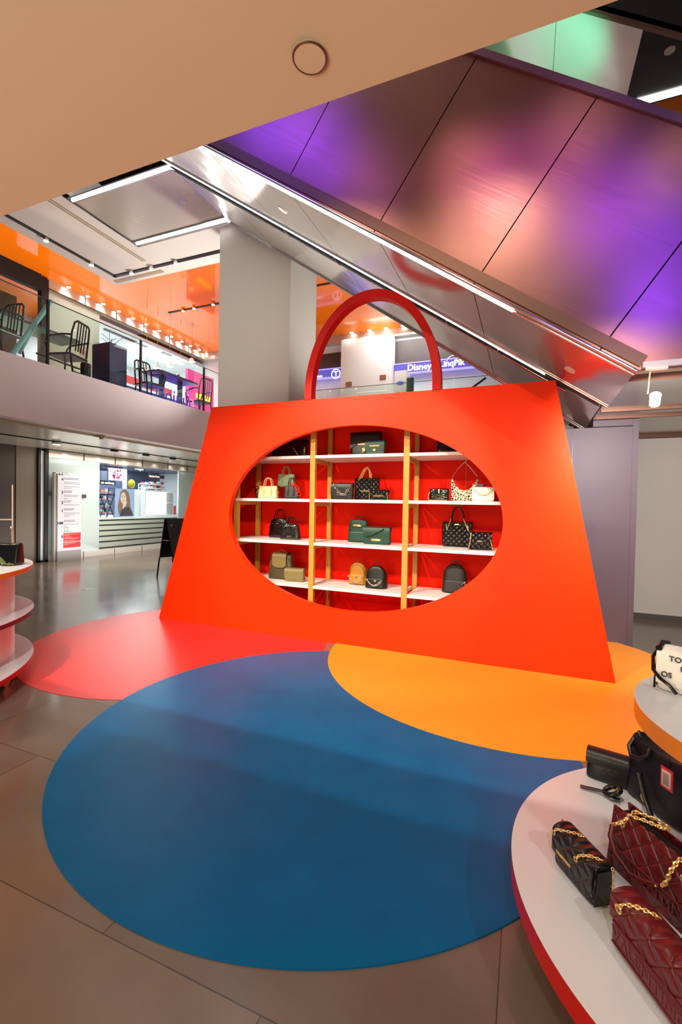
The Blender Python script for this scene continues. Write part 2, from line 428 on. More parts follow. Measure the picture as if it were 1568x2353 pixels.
# left walkway slab + parapet
bm = BM(); box(bm, (-7.7, YB, 2.9), (-7.9, 12.6, 3.915)); struct('wall_left_parapet', bm, M['parapet'])
bm = BM(); box(bm, (-7.9, YB, 2.9), (-8.06, 14, 3.78)); struct('trim_soffit', bm, M['tan'])
bm = BM(); box(bm, (-8.06, YB, 2.86), (-11.3, 14, 3.78)); struct('ceiling_walkway', bm, M['steel_panel'])
bm = BM(); box(bm, (-7.9, YB, 3.78), (-14.2, 14, 3.80)); struct('floor_upper_left', bm, M['white'])
bm = BM(); box(bm, (-7.7, 12.4, 2.9), (3, 12.6, 3.9)); box(bm, (-7.7, 12.6, 2.9), (3, 14, 3.8)); struct('floor_upper_far', bm, M['parapet'])
# white upper ceiling around the escalator landing
bm = BM(); box(bm, (-8.7, YB, 6.47), (-7.02, 7.6, 7.1)); box(bm, (-7.02, 6.64, 6.47), (-2.0, 7.6, 7.1)); struct('ceiling_upper', bm, M['white'])
bm = BM(); box(bm, (-8.74, YB, 6.47), (-8.70, 7.64, 6.53)); box(bm, (-8.70, 7.60, 6.47), (-2, 7.64, 6.53)); struct('trim_1', bm, M['white'])
bm = BM()
box(bm, (-7.36, YB, 6.462), (-7.33, 7.05, 6.47)); box(bm, (-7.30, YB, 6.462), (-7.27, 7.05, 6.47)); struct('trim_2', bm, M['tan'])
# glossy orange ceiling
bm = BM(); box(bm, (-14.2, YB, 7.15), (-8.0, 14, 7.2)); box(bm, (-8, 7, 7.15), (3, 14, 7.2)); struct('ceiling_orange', bm, M['orange'])
# shop-front facade (left), both floors
XS = -11.3
bm = BM(); box(bm, (XS-.2, 7.8, 6.9), (XS, 14, 7.15)); struct('trim_3', bm, M['steel_panel'])
bm = BM(); box(bm, (XS-.2, 7.8, 2.66), (XS, 14, 2.86)); struct('trim_4', bm, M['steel_panel'])
bm = BM(); box(bm, (XS-.2, 7.8, 0), (XS+.01, 13.9, .16)); struct('baseboard_left', bm, M['white'])
bm = BM(); box(bm, (-14.3, YB, 0), (-14.2, 14.1, 7.2)); struct('wall_left', bm, M['interior'])
bm = BM(); box(bm, (XS-.08, 7.8, 3.8), (XS-.03, 9.33, 6.9)); struct('wall_upper_beige', bm, M['frost2'])
bm = BM(); box(bm, (XS-.08, 7.8, .16), (XS-.03, 9.37, 2.66)); box(bm, (XS-.08, 12.55, .16), (XS-.03, 14, 2.66)); struct('wall_lower_frosted', bm, M['frost'])
# glass panes with joints
ys = [7.8, 8.85, 9.87, 10.9, 12.0, 12.94, 14.0]
k = 1
for z0, z1 in ((.16, 2.66), (3.8, 6.9)):
    for a, b_ in zip(ys, ys[1:]):
        bm = BM(); box(bm, (XS-.012, a+.006, z0), (XS, b_-.006, z1)); struct('window_%d' % k, bm, M['glass2']); k += 1
bm = BM()
for y in ys[1:-1]:
    for z0, z1 in ((0, .16), (2.66, 2.86), (6.9, 7.15)): box(bm, (XS, y-.008, z0), (XS+.014, y+.008, z1))
box(bm, (XS, 7.8, 2.845), (XS+.014, 14, 2.86)); box(bm, (XS, 7.8, 6.895), (XS+.014, 14, 6.91)); struct('trim_5', bm, M['black'])
# dark entrance part to the left of the shop front
bm = BM(); box(bm, (XS-.1, YB, 0), (XS, 7.05, 2.86)); struct('wall_entrance_dark', bm, M['brown_dark'])
bm = BM(); box(bm, (XS-.1, 7.05, 0), (XS+.02, 7.56, 2.86)); struct('wall_entrance_stone', bm, M['brown_mid'])
bm = BM(); box(bm, (XS-.05, 7.54, 0), (XS+.09, 7.60, 2.86)); box(bm, (XS-.05, 7.71, 0), (XS+.09, 7.80, 2.86)); box(bm, (XS-.05, 7.54, 0), (XS+.09, 7.8, .05)); struct('door_1', bm, M['black'])
bm = BM(); box(bm, (XS, 7.60, .05), (XS+.03, 7.71, 2.8)); struct('window_20', bm, M['frost'])
# upper left dark room
bm = BM(); box(bm, (-13.2, YB, 3.8), (-13.1, 7.7, 7.1)); struct('wall_upper_dark', bm, M['brown_dark'])
bm = BM(); box(bm, (XS-.1, 7.62, 3.8), (XS+.05, 7.8, 7.1)); box(bm, (XS-.1, YB, 6.75), (XS+.05, 7.62, 7.15)); struct('trim_6', bm, M['darkgap'])
bm = BM(); box(bm, (-12.3, 6.6, 3.8), (-12.2, 7.62, 6.75)); struct('wall_upper_stone', bm, M['brown_mid'])
# far facade (upper floor)
bm = BM(); box(bm, (-14.3, 14, 0), (6, 14.1, 7.2)); struct('wall_back', bm, M['interior'])
bm = BM(); box(bm, (-11.3, 13.8, 6.88), (3, 14, 7.15)); struct('trim_7', bm, M['steel_panel'])
bm = BM(); box(bm, (-5.65, 13.55, 3.8), (-3.95, 14, 6.88)); struct('wall_back_pier', bm, M['column'])
bm = BM(); box(bm, (-9, 13.9, 6.05), (-5.66, 14, 6.62)); struct('wall_back_fascia_left', bm, M['brown_dark'])
bm = BM(); box(bm, (-3.93, 13.9, 6.0), (1.5, 14, 6.75)); struct('wall_back_fascia_right', bm, M['brown_dark'])
# column
bm = BM(); box(bm, (-5.175, 6.7, 0), (-3.73, 7.70, 6.47), .004); struct('column', bm, M['column'])
# right side: dark panel wall and warm grey wall behind it, polished low ceiling
bm = BM(); box(bm, (-.6, 6.21, 0), (1.13, 6.27, 2.57)); box(bm, (.72, 6.21, 2.58), (1.13, 6.27, 2.66)); struct('wall_aubergine', bm, M['darkwall'])
bm = BM(); box(bm, (1.13, 6.20, 0), (1.19, 6.34, 2.66)); struct('trim_8', bm, M['darkwall'])
bm = BM(); box(bm, (.50, 6.204, 0), (.506, 6.21, 2.6)); struct('trim_9', bm, M['purple_edge'])
bm = BM(); box(bm, (-1, 7.75, 0), (6, 7.85, 2.66)); struct('wall_right', bm, M['beigewall'])
bm = BM(); box(bm, (-1, 7.73, 0), (6, 7.75, .09)); struct('baseboard_right', bm, M['steel_low'])
bm = BM(); box(bm, (.70, 4.25, 2.66), (6, 7.75, 2.72)); box(bm, (-.6, 6.75, 2.66), (.7, 7.75, 2.72)); struct('ceiling_low', bm, M['steel_low'])
bm = BM(); box(bm, (.72, 5.58, 2.635), (6, 5.62, 2.66)); box(bm, (.72, 6.02, 2.635), (6, 6.05, 2.66)); box(bm, (.72, 7.60, 2.62), (6, 7.75, 2.66)); struct('trim_10', bm, M['bronze_strip'])
# dark shell behind everything, high up
bm = BM(); box(bm, (-14.3, YB, 10.8), (8, 16, 11)); struct('ceiling_top', bm, M['darkgap'])

# ================================================================== FLOOR DISCS
def floor_disc(c, r, z, m, label, name='floor_circle'):
    bm = BM(); cyl(bm, c, r, 0.0005, z, 160); o = obj(name, bm, m); tag(o, label, 'floor circle', 'coloured vinyl circles on the floor'); return o
floor_disc((-3.619, 4.159), 1.632, .003, M['vinyl_red'], 'red vinyl floor circle at the left foot of the giant red bag')
floor_disc((-1.300, 2.920), 1.675, .006, M['vinyl_blue'], 'large blue vinyl floor circle in the foreground')
floor_disc((-.19, 4.904), 1.791, .009, M['vinyl_orange'], 'orange vinyl floor circle under the right foot of the giant red bag')

# ================================================================== GIANT BAG
YP = 4.744; TH = .075
bag = thing('giant_handbag_display', 'giant red handbag-shaped display wall with oval shelf window and arched handle', 'display wall', (-1.9, YP, 0))
BL, BR, TLp, TRp = (-4.596, .0), (.79, .0), (-3.757, 2.805), (.225, 2.805)
OC, OA, OB = (-1.842, 1.434), 1.630, 1.048
def oval(k, n, a=OA, b_=OB): return (OC[0]+a*cos(2*pi*k/n), OC[1]+b_*sin(2*pi*k/n))
N = 128
def outer(k):
    # ray from oval centre to trapezoid border
    ang = 2*pi*k/N; d = Vector((cos(ang)*OA, sin(ang)*OB)); best = None
    P = [BL, BR, TRp, TLp]
    for i in range(4):
        p, q = Vector(P[i]), Vector(P[(i+1) % 4]); e = q-p; o = Vector(OC)-p
        den = e.x*d.y-e.y*d.x
        if abs(den) < 1e-9: continue
        s = (o.x*d.y-o.y*d.x)/den; t_ = (o.x*e.y-o.y*e.x)/den
        if -1e-6 <= s <= 1+1e-6 and t_ > 0 and (best is None or t_ < best): best = t_
    return Vector(OC)+d*best
def panel_bm():
    bm = BM(); ring = {}
    outs = [outer(k) for k in range(N)]
    for c in (BL, BR, TRp, TLp):   # snap the nearest samples to the four corners
        j = min(range(N), key=lambda i: (outs[i]-Vector(c)).length); outs[j] = Vector(c)
    for y in (YP, YP+TH):
        ring[y] = ([bm.verts.new((oval(k, N)[0], y, oval(k, N)[1])) for k in range(N)], [bm.verts.new((outs[k].x, y, outs[k].y)) for k in range(N)])
    for y in ring:
        I, O = ring[y]
        for k in range(N): j = (k+1) % N; bm.faces.new((I[k], I[j], O[j], O[k]))
    for q in (0, 1):
        A, B = ring[YP][q], ring[YP+TH][q]
        for k in range(N): j = (k+1) % N; bm.faces.new((A[k], A[j], B[j], B[k]))
    return bm
o = obj('front_panel', panel_bm(), M['red'], bag)
# body: sides, top, back, inner floor
YK = 5.56
bm = BM()
prism(bm, [(-4.55, YP+TH, 0), (-4.50, YP+TH, 0), (-3.70, YP+TH, 2.78), (-3.75, YP+TH, 2.78)], (0, YK-YP-TH, 0))
prism(bm, [(.74, YP+TH, 0), (.69, YP+TH, 0), (.15, YP+TH, 2.78), (.20, YP+TH, 2.78)], (0, YK-YP-TH, 0))
box(bm, (-3.74, YP+TH, 2.74), (.19, YK, 2.79)); box(bm, (-4.5, YP+TH, .02), (.7, YK, .10))
obj('side_panel', bm, M['red_in'], bag)
bm = BM(); prism(bm, [(-4.55, YK, 0), (.74, YK, 0), (.20, YK, 2.78), (-3.75, YK, 2.78)], (0, .03, 0)); obj('back_panel', bm, M['red_in'], bag)
# handle: flat arched band
bm = BM(); n = 64; R = {}
for key, (x0, x1, zt) in {'o': (-2.431, -.852, 3.959), 'i': (-2.345, -.940, 3.872)}.items():
    c, a = (x0+x1)/2, (x1-x0)/2
    for y in (YP, YP+.115): R[key, y] = [bm.verts.new((c-a*cos(pi*k/n), y, 2.86+(zt-2.86)*sin(pi*k/n) if 0 < k < n else 2.80)) for k in range(n+1)]
y0, y1 = YP, YP+.115
for k in range(n):
    bm.faces.new((R['o', y0][k], R['o', y0][k+1], R['i', y0][k+1], R['i', y0][k])); bm.faces.new((R['o', y1][k], R['i', y1][k], R['i', y1][k+1], R['o', y1][k+1]))
    bm.faces.new((R['o', y0][k], R['o', y1][k], R['o', y1][k+1], R['o', y0][k+1])); bm.faces.new((R['i', y0][k], R['i', y0][k+1], R['i', y1][k+1], R['i', y1][k]))
h = obj('handle', bm, M['handle'], bag, smooth=True)
# wooden shelf frame inside
rack = thing('shelving_unit', 'pine shelving frame with white shelves inside the oval window of the giant red bag', 'shelves', (-1.8, 5.2, .1))
SZ = [2.180, 1.652, 1.125, .598]
XPOST = [-3.515, -2.412, -1.250, -.09]
for x in XPOST:
    for y in (4.95, 5.46):
        zt = 2.73; bm = BM(); box(bm, (x-.033 if y < 5 else x-.028, y, .10), (x+.033 if y < 5 else x+.028, y+.05, zt), .002); obj('post', bm, M['pine'], rack)
for z in SZ:
    for x in XPOST:
        bm = BM(); box(bm, (x-.014, 5.0, z-.085), (x+.014, 5.46, z-.036)); obj('bracket', bm, M['pine'], rack)
    for x0, x1 in zip([-4.0]+XPOST[1:-1], XPOST[1:-1]+[.2]):
        a = x0+.034 if x0 > -3.9 else -3.62; b_ = x1-.034 if x1 < 0 else .02
        bm = BM(); box(bm, (a, 4.945, z-.036), (b_, 5.52, z), .002); obj('shelf', bm, M['shelf'], rack)

# ================================================================== BAG BUILDERS (local frame: front faces -y, base at z=0)
def solid(W0, W1, Hh, D0, D1, n=6, m=9, dome=0, scoop=0, nx=22, nz=16, bulge=0):
    bm = BM(); S = [sin(pi/2*(-1+2*i/nx)) for i in range(nx+1)]; T = [.5+.5*sin(pi/2*(-1+2*j/nz)) for j in range(nz+1)]
    V = {}
    for side in (-1, 1):
        for i, s in enumerate(S):
            zt = Hh*(1-dome*abs(s)**2.6) if not scoop else Hh*(1-scoop*(1-abs(s)**2.2))
            for j, t_ in enumerate(T):
                if side == 1 and (i in (0, nx) or j in (0, nz)): V[side, i, j] = V[-1, i, j]; continue
                W = W0+(W1-W0)*t_; D = D0+(D1-D0)*t_; c = max(0, 1-abs(2*t_-1)**m)**(1/m)
                wr = 1-(.10 if dome == 0 else .04)*(abs(2*t_-1)**14)
                e = max(0, 1-abs(s)**n)**(1/n)
                V[side, i, j] = bm.verts.new((s*W/2*wr, side*D/2*e*c*(1+bulge*(1-s*s)*sin(pi*t_)), zt*t_))
    for side in (-1, 1):
        for i in range(nx):
            for j in range(nz):
                q = [V[side, i, j], V[side, i+1, j], V[side, i+1, j+1], V[side, i, j+1]]
                q = list(dict.fromkeys(q))
                if len(q) > 2:
                    try: bm.faces.new(q if side < 0 else q[::-1])
                    except ValueError: pass
    return bm


def flap_bm(W, D, Hh, t0, off=.005, curve=.15, nx=14, back=.75, dome=0):
    """flap: over the top and down the front to height t0*Hh (centre), thick sheet"""
    prof = []
    for f in (0, .25, .5, .75, 1): prof.append((D/2+off, Hh*back+(Hh*(1-back)-.012)*f))
    for a in range(1, 6): an = pi*a/6; prof.append(((D/2+off)*cos(an), Hh-.012+(.012+off*2)*sin(an)))
    prof.append((-D/2-off, Hh-.012))
    bm = BM(); cols = []
    for i in range(nx+1):
        s = -1+2*i/nx; zlow = Hh*(t0+curve*abs(s)**3); col = []
        pr = prof+[(-D/2-off-.001, Hh-.012+(zlow-Hh+.012)*f) for f in (.33, .66, 1)]
        for y, z in pr: col.append(bm.verts.new((s*W/2, y, z)))
        cols.append(col)
    for i in range(nx):
        for j in range(len(cols[0])-1): bm.faces.new((cols[i][j], cols[i+1][j], cols[i+1][j+1], cols[i][j+1]))
    bmesh.ops.recalc_face_normals(bm, faces=bm.faces)
    bmesh.ops.solidify(bm, geom=bm.faces[:]+bm.edges[:]+bm.verts[:], thickness=.003)
    return bm


def part(name, bm, m, parent, smooth=True): return obj(name, bm, m, parent, world=False, smooth=smooth)


def handbag(kind, W, Hh, D, m, loc, rot, label, **k):
    """kinds: tote, flap, backpack, dome, hobo, pouch"""
    cat = 'backpack' if kind == 'backpack' else 'handbag'
    t = thing(k.get('name', cat), label, cat, loc, rot, k.get('group', 'bags on the shelves of the giant red bag'))
    g = k.get('metal', M['gold']); hm = k.get('hmat', m if m.name not in ('black_quilted_leather',) else M['blk_leather'])
    if kind == 'tote':
        part('body', solid(W, W*k.get('top', 1.0), Hh, D, D*.55, 7, 10, scoop=k.get('scoop', .03)), m, t)
        hz = k.get('hz', Hh*.45)
        for y in (-D*.30, D*.30):
            a = W*.2
            pts = [Vector((-a, y*1.0-.004*(1 if y < 0 else -1), Hh*.62))]+arch(-a, a, Hh*.95, Hh+hz, y*.9, 14, 2.6)+[Vector((a, y-.004*(1 if y < 0 else -1), Hh*.62))]
            part('handle', tube(BM(), pts, k.get('hr', .006), 7), hm, t)
        if k.get('tabs', 1):
            for s in (-1, 1):
                bm = BM(); box(bm, (s*W*.2-.010, -D*.47-.004, Hh*.22), (s*W*.2+.010, -D*.36, Hh*.72), .003); part('strap_tab', bm, hm, t)
    elif kind == 'flap':
        part('body', solid(W, W*.97, Hh, D, D*.8, 7, 10), m, t)
        part('flap', flap_bm(W*.985, D*.97, Hh, k.get('t0', .38), curve=k.get('curve', .12)), k.get('fmat', m), t)
        if k.get('handles'):
            part('handle', tube(BM(), arch(-W*.22, W*.22, Hh, Hh*1.4, 0), .006, 7), hm, t)
    elif kind == 'backpack':
        part('body', solid(W, W*.86, Hh, D, D*.7, 4, 6, dome=k.get('dome', .22)), m, t)
        if k.get('pocket', 1): part('front_pocket', solid(W*.80, W*.78, Hh*.42, D*.35, D*.3, 4, 7, dome=.04), k.get('pmat', m), t).location = (0, -D*.42, Hh*.03)
        part('handle', tube(BM(), arch(-W*.17, W*.17, Hh*.94, Hh*1.13, 0, 12), .005, 7), k.get('tmat', hm), t)
        bm = BM(); tube(bm, [(W*.41*cos(a), -D*.36, Hh*.44+Hh*.46*sin(a)) for a in [pi*i/16 for i in range(17)]], .0028, 6); part('zip', bm, k.get('zmat', M['charcoal']), t)
        for s in (-1, 1): part('shoulder_strap', tube(BM(), [(s*W*.2, D*.3, Hh*.95), (s*W*.42, D*.55, Hh*.6), (s*W*.48, D*.48, Hh*.15), (s*W*.42, D*.3, .02)], .008, 6, flat=.5), hm, t)
    elif kind == 'dome':
        part('body', solid(W, W*.80, Hh, D, D*.55, 5, 7, dome=.12), m, t)
        for y in (-D*.2, D*.2): part('handle', tube(BM(), arch(-W*.24, W*.24, Hh*.8, Hh*1.42, y, 14, 2.3), .006, 7), hm, t)
        bm = BM(); tube(bm, [(W*.40*cos(a), -D*.42, Hh*.50+Hh*.34*sin(a)) for a in [pi*i/14 for i in range(15)]], .004, 6); part('zip', bm, M['blk_gloss'], t)
        for s in (-1, 1):
            bm = BM(); disc_at(bm, (s*W*.24, -D*.44, Hh*.72), .012, (0, 1, 0), .012, 12); part('handle_ring', bm, M['black'], t)
    elif kind == 'hobo':
        part('body', solid(W, W*1.04, Hh, D, D*.35, 3, 6, scoop=.52), m, t)
    elif kind == 'pouch':
        part('body', solid(W, W*.96, Hh, D, D*.7, 4, 7, dome=.04, bulge=.1), m, t)
    if 'flap_front' in k: part('flap', flap_bm(W*.56, D*.98, Hh*1.0, .46, off=.007, curve=.10), k['flap_front'], t)
    host = [c for c in t.children if c.name.startswith('flap')] or [c for c in t.children if c.name.startswith('body')]; host = host[0]
    if 'logo' in k:
        s, size, zz = k['logo']; o_ = text('lettering', s, size, k.get('lmat', g), host, (0, -D/2-k.get('lo', .008), zz), extrude=.0012, world=False, align='CENTER', bold=.0006)
    if 'plate' in k:
        w_, h_, x_, zz = k['plate']; bm = BM(); box(bm, (x_-w_/2, -D/2-.010, zz), (x_+w_/2, -D/2-.002, zz+h_), .001); part('metal_plate', bm, g, host)
    if 'chain' in k:
        for pts in k['chain']: part('chain', chain(BM(), pts, k.get('link', .018), k.get('lr', .0022), k.get('ratio', .62)), k.get('cmat', g), t)
    if 'strap' in k:
        for pts in k['strap']: part('strap', tube(BM(), pts, k.get('sr', .005), 6, flat=.5), k.get('smat', hm), t)
    if 'heart' in k:
        x_, z_, r_ = k['heart']; bm = BM(); pts = []
        for i in range(20):
            a = 2*pi*i/20; pts.append((x_+r_*.06*16*sin(a)**3, -D/2-.011, z_+r_*.06*(13*cos(a)-5*cos(2*a)-2*cos(3*a)-cos(4*a))))
        prism(bm, pts, (0, .004, 0)); part('heart_charm', bm, g, host)
    return t


def shelf_bag(kind, x0, x1, y0, y1, zs, yy, D, m, label, rot=0, **k):
    """place a bag by its outline on the photo: pixel box x0..x1, body top y0, base y1; standing on z=zs at depth yy"""
    if zs < 1.4: yy = max(5.0+D*.5, min(5.52-D*.5, PZ((x0+x1)/2, y1, zs).y+D*.5))
    a, b_ = PY(x0, (y0+y1)/2, yy-D*.3), PY(x1, (y0+y1)/2, yy-D*.3); top = PY((x0+x1)/2, y0, yy-D*.2)
    vis = 1.0
    W = (b_.x-a.x)*k.pop('wf', .94); Hh = top.z-zs
    return handbag(kind, W, Hh, D, m, ((a.x+b_.x)/2, yy, zs), rot, label, **k)


z = SZ[0]+.0005
# --- top shelf
w_ = .36
shelf_bag('flap', 622, 706, 1012, 1046, z, 5.16, .11, M['croc'], 'black crocodile-textured handbag on the top shelf at the left, partly hidden by the oval rim', metal=M['silver'], t0=.45,
          chain=[catenary((-.03, -.03, .19), (.16, -.08, .03), -.02)], plate=(.02, .012, .1, .01), link=.016)
shelf_bag('flap', 804, 876, 994, 1041, z, 5.24, .12, M['blk_leather'], 'large black flap handbag with gold letters on the top shelf behind a small green bag', t0=.5, curve=-.18, logo=('VALENTINO', .03, .135), heart=(0, .08, .028),
          chain=[arch(-.1, .1, .2, .23, 0, 10)], link=.02)
shelf_bag('flap', 838, 886, 1014, 1041, z, 5.08, .07, M['green'], 'small dark green flap bag on the top shelf in front of the large black one', t0=.25, logo=('VALENTINO', .022, .095), heart=(0, .055, .018),
          chain=[[(-.10, -.03, .13), (-.13, -.045, .08), (-.145, -.05, .03)]], link=.012, lr=.0015)
shelf_bag('flap', 1003, 1066, 998, 1035, z, 5.26, .11, M['blk_gloss'], 'black handbag with side strap on the top shelf at the right edge of the oval', t0=.4, strap=[[(-.15, -.02, .17), (-.19, -.03, .1), (-.19, -.03, .02)]])
# --- second shelf
z = SZ[1]+.0005
shelf_bag('tote', 593, 636, 1116, 1146, z, 5.06, .10, M['cream'], 'small cream two-handled tote bag on the second shelf', rot=.15, hz=.10, top=.92)
RS = thing('display_riser', 'clear acrylic riser block holding the sage tote on the second shelf', 'riser', (-2.83, 5.3, z), group=None)
zr = PY(655, 1119, 5.3).z
cx = PY(656, 1110, 5.3).x
bm = BM(); box(bm, (cx-.09, 5.24, z), (cx+.09, 5.36, zr-.001)); obj('block', bm, M['glass2'], RS)
RS.location = (cx, 5.3, z); RS.children[0].matrix_parent_inverse = Matrix.Translation((-cx, -5.3, -z))
shelf_bag('tote', 637, 676, 1089, 1119, zr, 5.3, .09, M['sage'], 'small sage green two-handled tote raised behind the cream and black totes', rot=.1, hz=.10, top=.95)
RSB = shelf_bag('tote', 652, 686, 1116, 1146, z, 5.06, .10, M['charcoal'], 'small charcoal two-handled tote with a red ring strap on the second shelf', rot=.1, hz=.10, top=.95,
          cmat=M['redplastic'], link=.055, lr=.006, ratio=.8, chain=[[(.02, -.06, .19), (.085, -.07, .16), (.115, -.06, .09), (.12, -.06, .03)]])
for lab, px, y_ in (('chunky black ring strap hanging beside the cream tote on the second shelf', 591, 5.17), ('chunky black ring strap lying behind the sage tote on the second shelf', 641, 5.15)):
    c = PY(px, 1130, y_); bm = BM(); chain(bm, [(c.x, y_, z+.155), (c.x-.02, y_, z+.10), (c.x-.012, y_-.02, z+.04), (c.x+.03, y_-.03, z+.012)], .05, .006, .8)
    o = obj('ring_strap', bm, M['blk_gloss'], smooth=True); tag(o, lab, 'strap', 'ring straps on the second shelf')
shelf_bag('flap', 760, 812, 1111, 1147, z, 5.10, .08, M['blk_leather'], 'black flap bag with chunky pale gold chain on the second shelf', rot=.08, t0=.2, metal=M['silver'], logo=('VALENTINO', .026, .05),
          chain=[catenary((-.09, -.055, .19), (.12, -.055, .19), .13)], link=.034, lr=.0045, ratio=.75)
shelf_bag('tote', 813, 872, 1097, 1146, z, 5.28, .10, M['blk_quilt'], 'black quilted bag with a bunched gold chain handle in the middle of the second shelf', hz=.0, hr=.001, tabs=0, logo=('VALENTINO', .026, .10), link=.022, lr=.003,
          chain=[[(-.10, -.03, .24), (-.045, -.03, .36), (0, -.03, .40), (.035, -.03, .36), (.045, -.03, .26)], [(-.075, -.02, .25), (-.03, -.02, .35), (.01, -.02, .41), (.05, -.02, .33), (.06, -.02, .25)]])
shelf_bag('flap', 848, 894, 1127, 1147, z, 5.04, .07, M['blk_quilt'], 'small black quilted clutch in front of the quilted chain bag on the second shelf', t0=.15, logo=('VALENTINO', .022, .04),
          chain=[[(-.105, -.04, .09), (-.11, -.04, .0)], [(.105, -.04, .09), (.11, -.04, .0)]], link=.012, lr=.0015)
shelf_bag('pouch', 985, 1034, 1122, 1150, z, 5.12, .09, M['croc'], 'small black crocodile-textured box bag on the second shelf beside the leopard bag', rot=.05, plate=(.014, .045, 0, .085),
          chain=[[(-.10, -.05, .10), (-.12, -.05, .05), (-.11, -.06, .006), (.10, -.07, .006)]], link=.012, lr=.0015)
leo = mat('leopard_print', (222, 206, 176), .6); nt = leo.node_tree; b = nt.nodes['Principled BSDF']
tc = nt.nodes.new('ShaderNodeTexCoord'); v = nt.nodes.new('ShaderNodeTexVoronoi'); v.feature = 'DISTANCE_TO_EDGE'; v.inputs['Scale'].default_value = 42; nt.links.new(tc.outputs['Object'], v.inputs['Vector'])
cr = nt.nodes.new('ShaderNodeValToRGB'); cr.color_ramp.interpolation = 'CONSTANT'; cr.color_ramp.elements[0].color = srgb((214, 196, 160)); cr.color_ramp.elements[1].position = .14; cr.color_ramp.elements[1].color = srgb((30, 24, 18))
nt.links.new(v.outputs['Distance'], cr.inputs[0]); nt.links.new(cr.outputs[0], b.inputs['Base Color'])
LB = shelf_bag('hobo', 1035, 1100, 1099, 1151, z, 5.20, .10, leo, 'leopard print hobo bag hanging open by a thin chain on the second shelf', rot=.05, metal=M['silver'], heart=(.03, .07, .02), link=.011, lr=.0014,
          chain=[[(-.135, 0, .27), (-.07, 0, .37), (.0, 0, .44)], [(0, 0, .44), (.07, 0, .36), (.14, 0, .27)]])
ST = thing('bag_stand', 'thin metal stand with a hook holding up the leopard bag chain', 'stand', (LB.location.x+.005, 5.27, z))
part('rod', tube(BM(), [(0, 0, .006), (0, 0, .455)], .004, 8), M['silver'], ST); bm = BM(); sphere(bm, (0, -.01, .458), .008); part('hook', bm, M['silver'], ST); bm = BM(); cyl(bm, (0, 0), .03, 0, .006, 20); part('base', bm, M['silver'], ST)
bm = BM(); c = PY(1099, 1125, 5.34); box(bm, (c.x-.06, 5.31, z), (c.x+.06, 5.39, z+.20), .004); o = obj('wallet', bm, mat('lilac_leather', (168, 146, 164), .5)); tag(o, 'pale lilac wallet standing behind the leopard bag', 'wallet')
shelf_bag('flap', 1084, 1138, 1121, 1152, z, 5.06, .07, M['creamw'], 'ivory flap bag with draped chain at the right end of the second shelf', rot=.05, t0=.06, curve=.1, metal=M['gold'],
          chain=[catenary((-.11, -.05, .15), (.12, -.04, .16), .09)], link=.013, lr=.002)
# --- third shelf
z = SZ[2]+.0005
def ybase(px, py, zs): return PZ(px, py, zs).y
shelf_bag('dome', 618, 662, 1190, 1236, z, 5.30, .13, M['croc'], 'black crocodile-textured dome handbag with tall handles on the third shelf', metal=M['silver'], logo=('GUESS', .02, .19), wf=1.05, lmat=M['silver'])
shelf_bag('dome', 642, 689, 1203, 1240, z, 5.12, .12, M['croc_brown'], 'small shiny black crocodile-textured handbag in front of the dome bag on the third shelf', rot=.1, metal=M['silver'], logo=('GUESS', .02, .035), lmat=M['silver'])
shelf_bag('backpack', 797, 848, 1192, 1246, z, 5.26, .13, M['green'], 'dark green backpack with gold name plate on the third shelf', logo=('VALENTINO', .022, .20), rot=.05, dome=.10, plate=(.09, .024, -.0, .196), zmat=M['green'])
shelf_bag('flap', 833, 899, 1212, 1251, z, 5.10, .09, M['green'], 'dark green flap bag with wide strap in front of the green backpack', t0=.02, logo=('VALENTINO', .024, .045), metal=M['gold'],
          strap=[[(-.12, -.052, .09), (-.05, -.056, .10), (.02, -.056, .14), (.10, -.05, .185)]], sr=.014, plate=(.10, .026, 0, .040))
shelf_bag('tote', 1014, 1088, 1198, 1257, z, 5.26, .13, M['blk_quilt'], 'large black quilted tote with chain and leather handles on the third shelf', hz=.17, hr=.008, tabs=0, hmat=M['blk_leather'],
          chain=[[(-.12, -.07, .26), (-.11, -.07, .19), (-.07, -.05, .33)], [(.12, -.07, .26), (.13, -.07, .19), (.07, -.05, .33)]], link=.014, lr=.002, logo=('GUESS', .016, .255))
shelf_bag('flap', 1072, 1133, 1224, 1264, z, 5.08, .10, M['blk_quilt'], 'small black quilted flap bag with chain straps at the right end of the third shelf', rot=.1, t0=.2, logo=('GUESS', .018, .09),
          chain=[[(-.09, -.06, .185), (-.10, -.062, .09), (-.115, -.07, .004)], [(.09, -.05, .17), (.115, -.055, .09), (.135, -.06, .01)]], link=.012, lr=.002)
